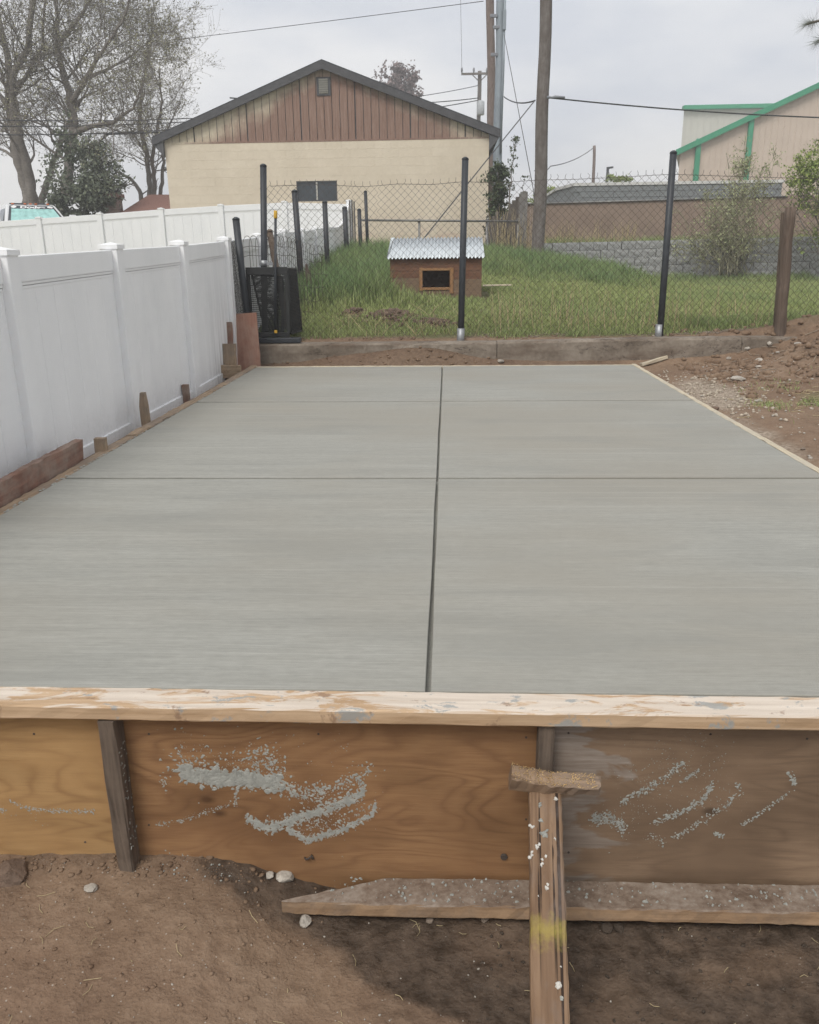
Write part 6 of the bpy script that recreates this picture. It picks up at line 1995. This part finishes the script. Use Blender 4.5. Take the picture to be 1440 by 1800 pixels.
def straw_bits(n, fx, fy, L, r, seed):
    r2 = random.Random(seed); mb = MB()
    for _ in range(n):
        x, y = fx(r2), fy(r2); a = r2.uniform(0, 6.28); l = r2.uniform(*L)
        pts = []
        for t in (0, .5, 1):
            xx, yy = x + math.cos(a + t * .4) * l * t, y + math.sin(a + t * .4) * l * t
            pts.append((xx, yy, gz(xx, yy) + r + (.006 * r2.random())))
        mb.tube(pts, r, 4, cap=False)
    return mb.mesh('straw', recalc=False)
add('straw_bits', straw_bits(80, lambda r: r.uniform(-1.1, 1.0), lambda r: r.uniform(-.72, -.12), (.008, .045), .0007, 1), 'straw', None, None, 'bits of straw scattered on the soil before the form', 'straw', kind='stuff')
add('straw_bits', straw_bits(60, lambda r: r.uniform(2.3, 4.1), lambda r: r.uniform(4.2, 6.7), (.06, .25), .004, 2), 'twig', None, None, 'pale roots and twigs sticking out of the dirt heap', 'twigs', kind='stuff')
add('straw_bits', straw_bits(140, lambda r: r.gauss(3.1, .45), lambda r: r.gauss(4.4, .4), (.03, .14), .0022, 3), 'straw', None, None, 'cut straw lying on the trampled grass patch', 'straw', kind='stuff')
add('straw_bits', straw_bits(60, lambda r: r.uniform(.2, 3.2), lambda r: r.uniform(6.9, 7.15), (.05, .22), .003, 4), 'twig', None, None, 'dead twigs along the top of the old kerb', 'twigs', kind='stuff')

def stone(px, py, wpx, m, label, name='stone', flat=.6, group=None, cat='stone'):
    p = hit(px, py)
    d = float((p - CAM) @ FWD); s = wpx * d / FPX * .5
    me = rock_mesh(rg, s, flat, 2)
    return add(name, me, m, None, Matrix.Translation((p[0], p[1], p[2] + s * flat * .45)) @ Matrix.Rotation(rg.uniform(0, 6), 4, 'Z'), label, cat, group)
stone(160, 1563, 22, 'stone', 'small pale stone on dry soil below the dark stake')
stone(474, 1540, 17, 'stone', 'upright pale pebble against the plywood beside a longer stone')
stone(502, 1544, 38, 'stone', 'longest pale stone lying at the foot of the brown plywood', flat=.4)
stone(538, 1628, 28, 'stone', 'chunky white stone in the damp soil under the plank point', flat=.75)
stone(756, 1622, 20, 'stone_dark', 'brown stone tucked below the front of the ground plank')
stone(852, 1620, 18, 'stone_dark', 'rounded dull stone under the plank beside the brace')
stone(1066, 1636, 24, 'clod_wet', 'damp square clod under the plank right of the brace', 'soil_lump', cat='clod')
stone(1088, 1634, 22, 'clod_wet', 'second damp clod beside the square one under the plank', 'soil_lump', cat='clod')
stone(22, 1545, 66, 'clod', 'large dark soil lump against the pale plywood', 'soil_lump', .5, cat='clod')
stone(880, 637, 16, 'stone', 'pale stone on the soil against the old kerb', flat=.5)
stone(1255, 722, 17, 'clod', 'dark rounded clod touching the right form board', 'soil_lump', cat='clod')
stone(1411, 791, 10, 'stone_dark', 'small black stone on the bare dirt by the right form')
for px, py, w, lb in ((1334, 636, 20, 'large hollow white stone on the heap slope'), (1352, 607, 18, 'pale stone at the foot of the round wooden post'),
                      (1402, 606, 14, 'white stone high on the dirt heap right of the round post'), (1298, 669, 28, 'long flat pale slab of stone at the foot of the heap'),
                      (1281, 632, 14, 'pale stone in the dirt just below the kerb end'), (1312, 614, 14, 'greyish stone against the end of the old kerb'),
                      (1334, 707, 14, 'pale oval stone at the edge of the grass patch')):
    stone(px, py, w, 'stone', lb, flat=.5)
for px, py, w in ((1333, 646, 11), (1367, 621, 7), (1355, 655, 8), (1428, 667, 7), (1425, 806, 10)):
    stone(px, py, w, 'stone', 'small white pebble lying loose on the dirt right of the slab', 'pebble', flat=.5, group='white pebbles on the dirt')

# ------------------------------------------------------------------ air
hz = MB().box2((-165, -165, -1.6), (165, 165, 17)).mesh('haze')
hm = bpy.data.materials.new('thin_haze'); hm.use_nodes = True
hn = hm.node_tree.nodes; hn.remove(hn['Principled BSDF'])
pv = hn.new('ShaderNodeVolumePrincipled')
pv.inputs['Color'].default_value = (.98, .985, .99, 1); pv.inputs['Density'].default_value = HAZE if 'HAZE' in globals() else .004
pv.inputs['Anisotropy'].default_value = .2
hm.node_tree.links.new(pv.outputs[0], hn['Material Output'].inputs['Volume'])
add('haze', hz, hm, kind='stuff')
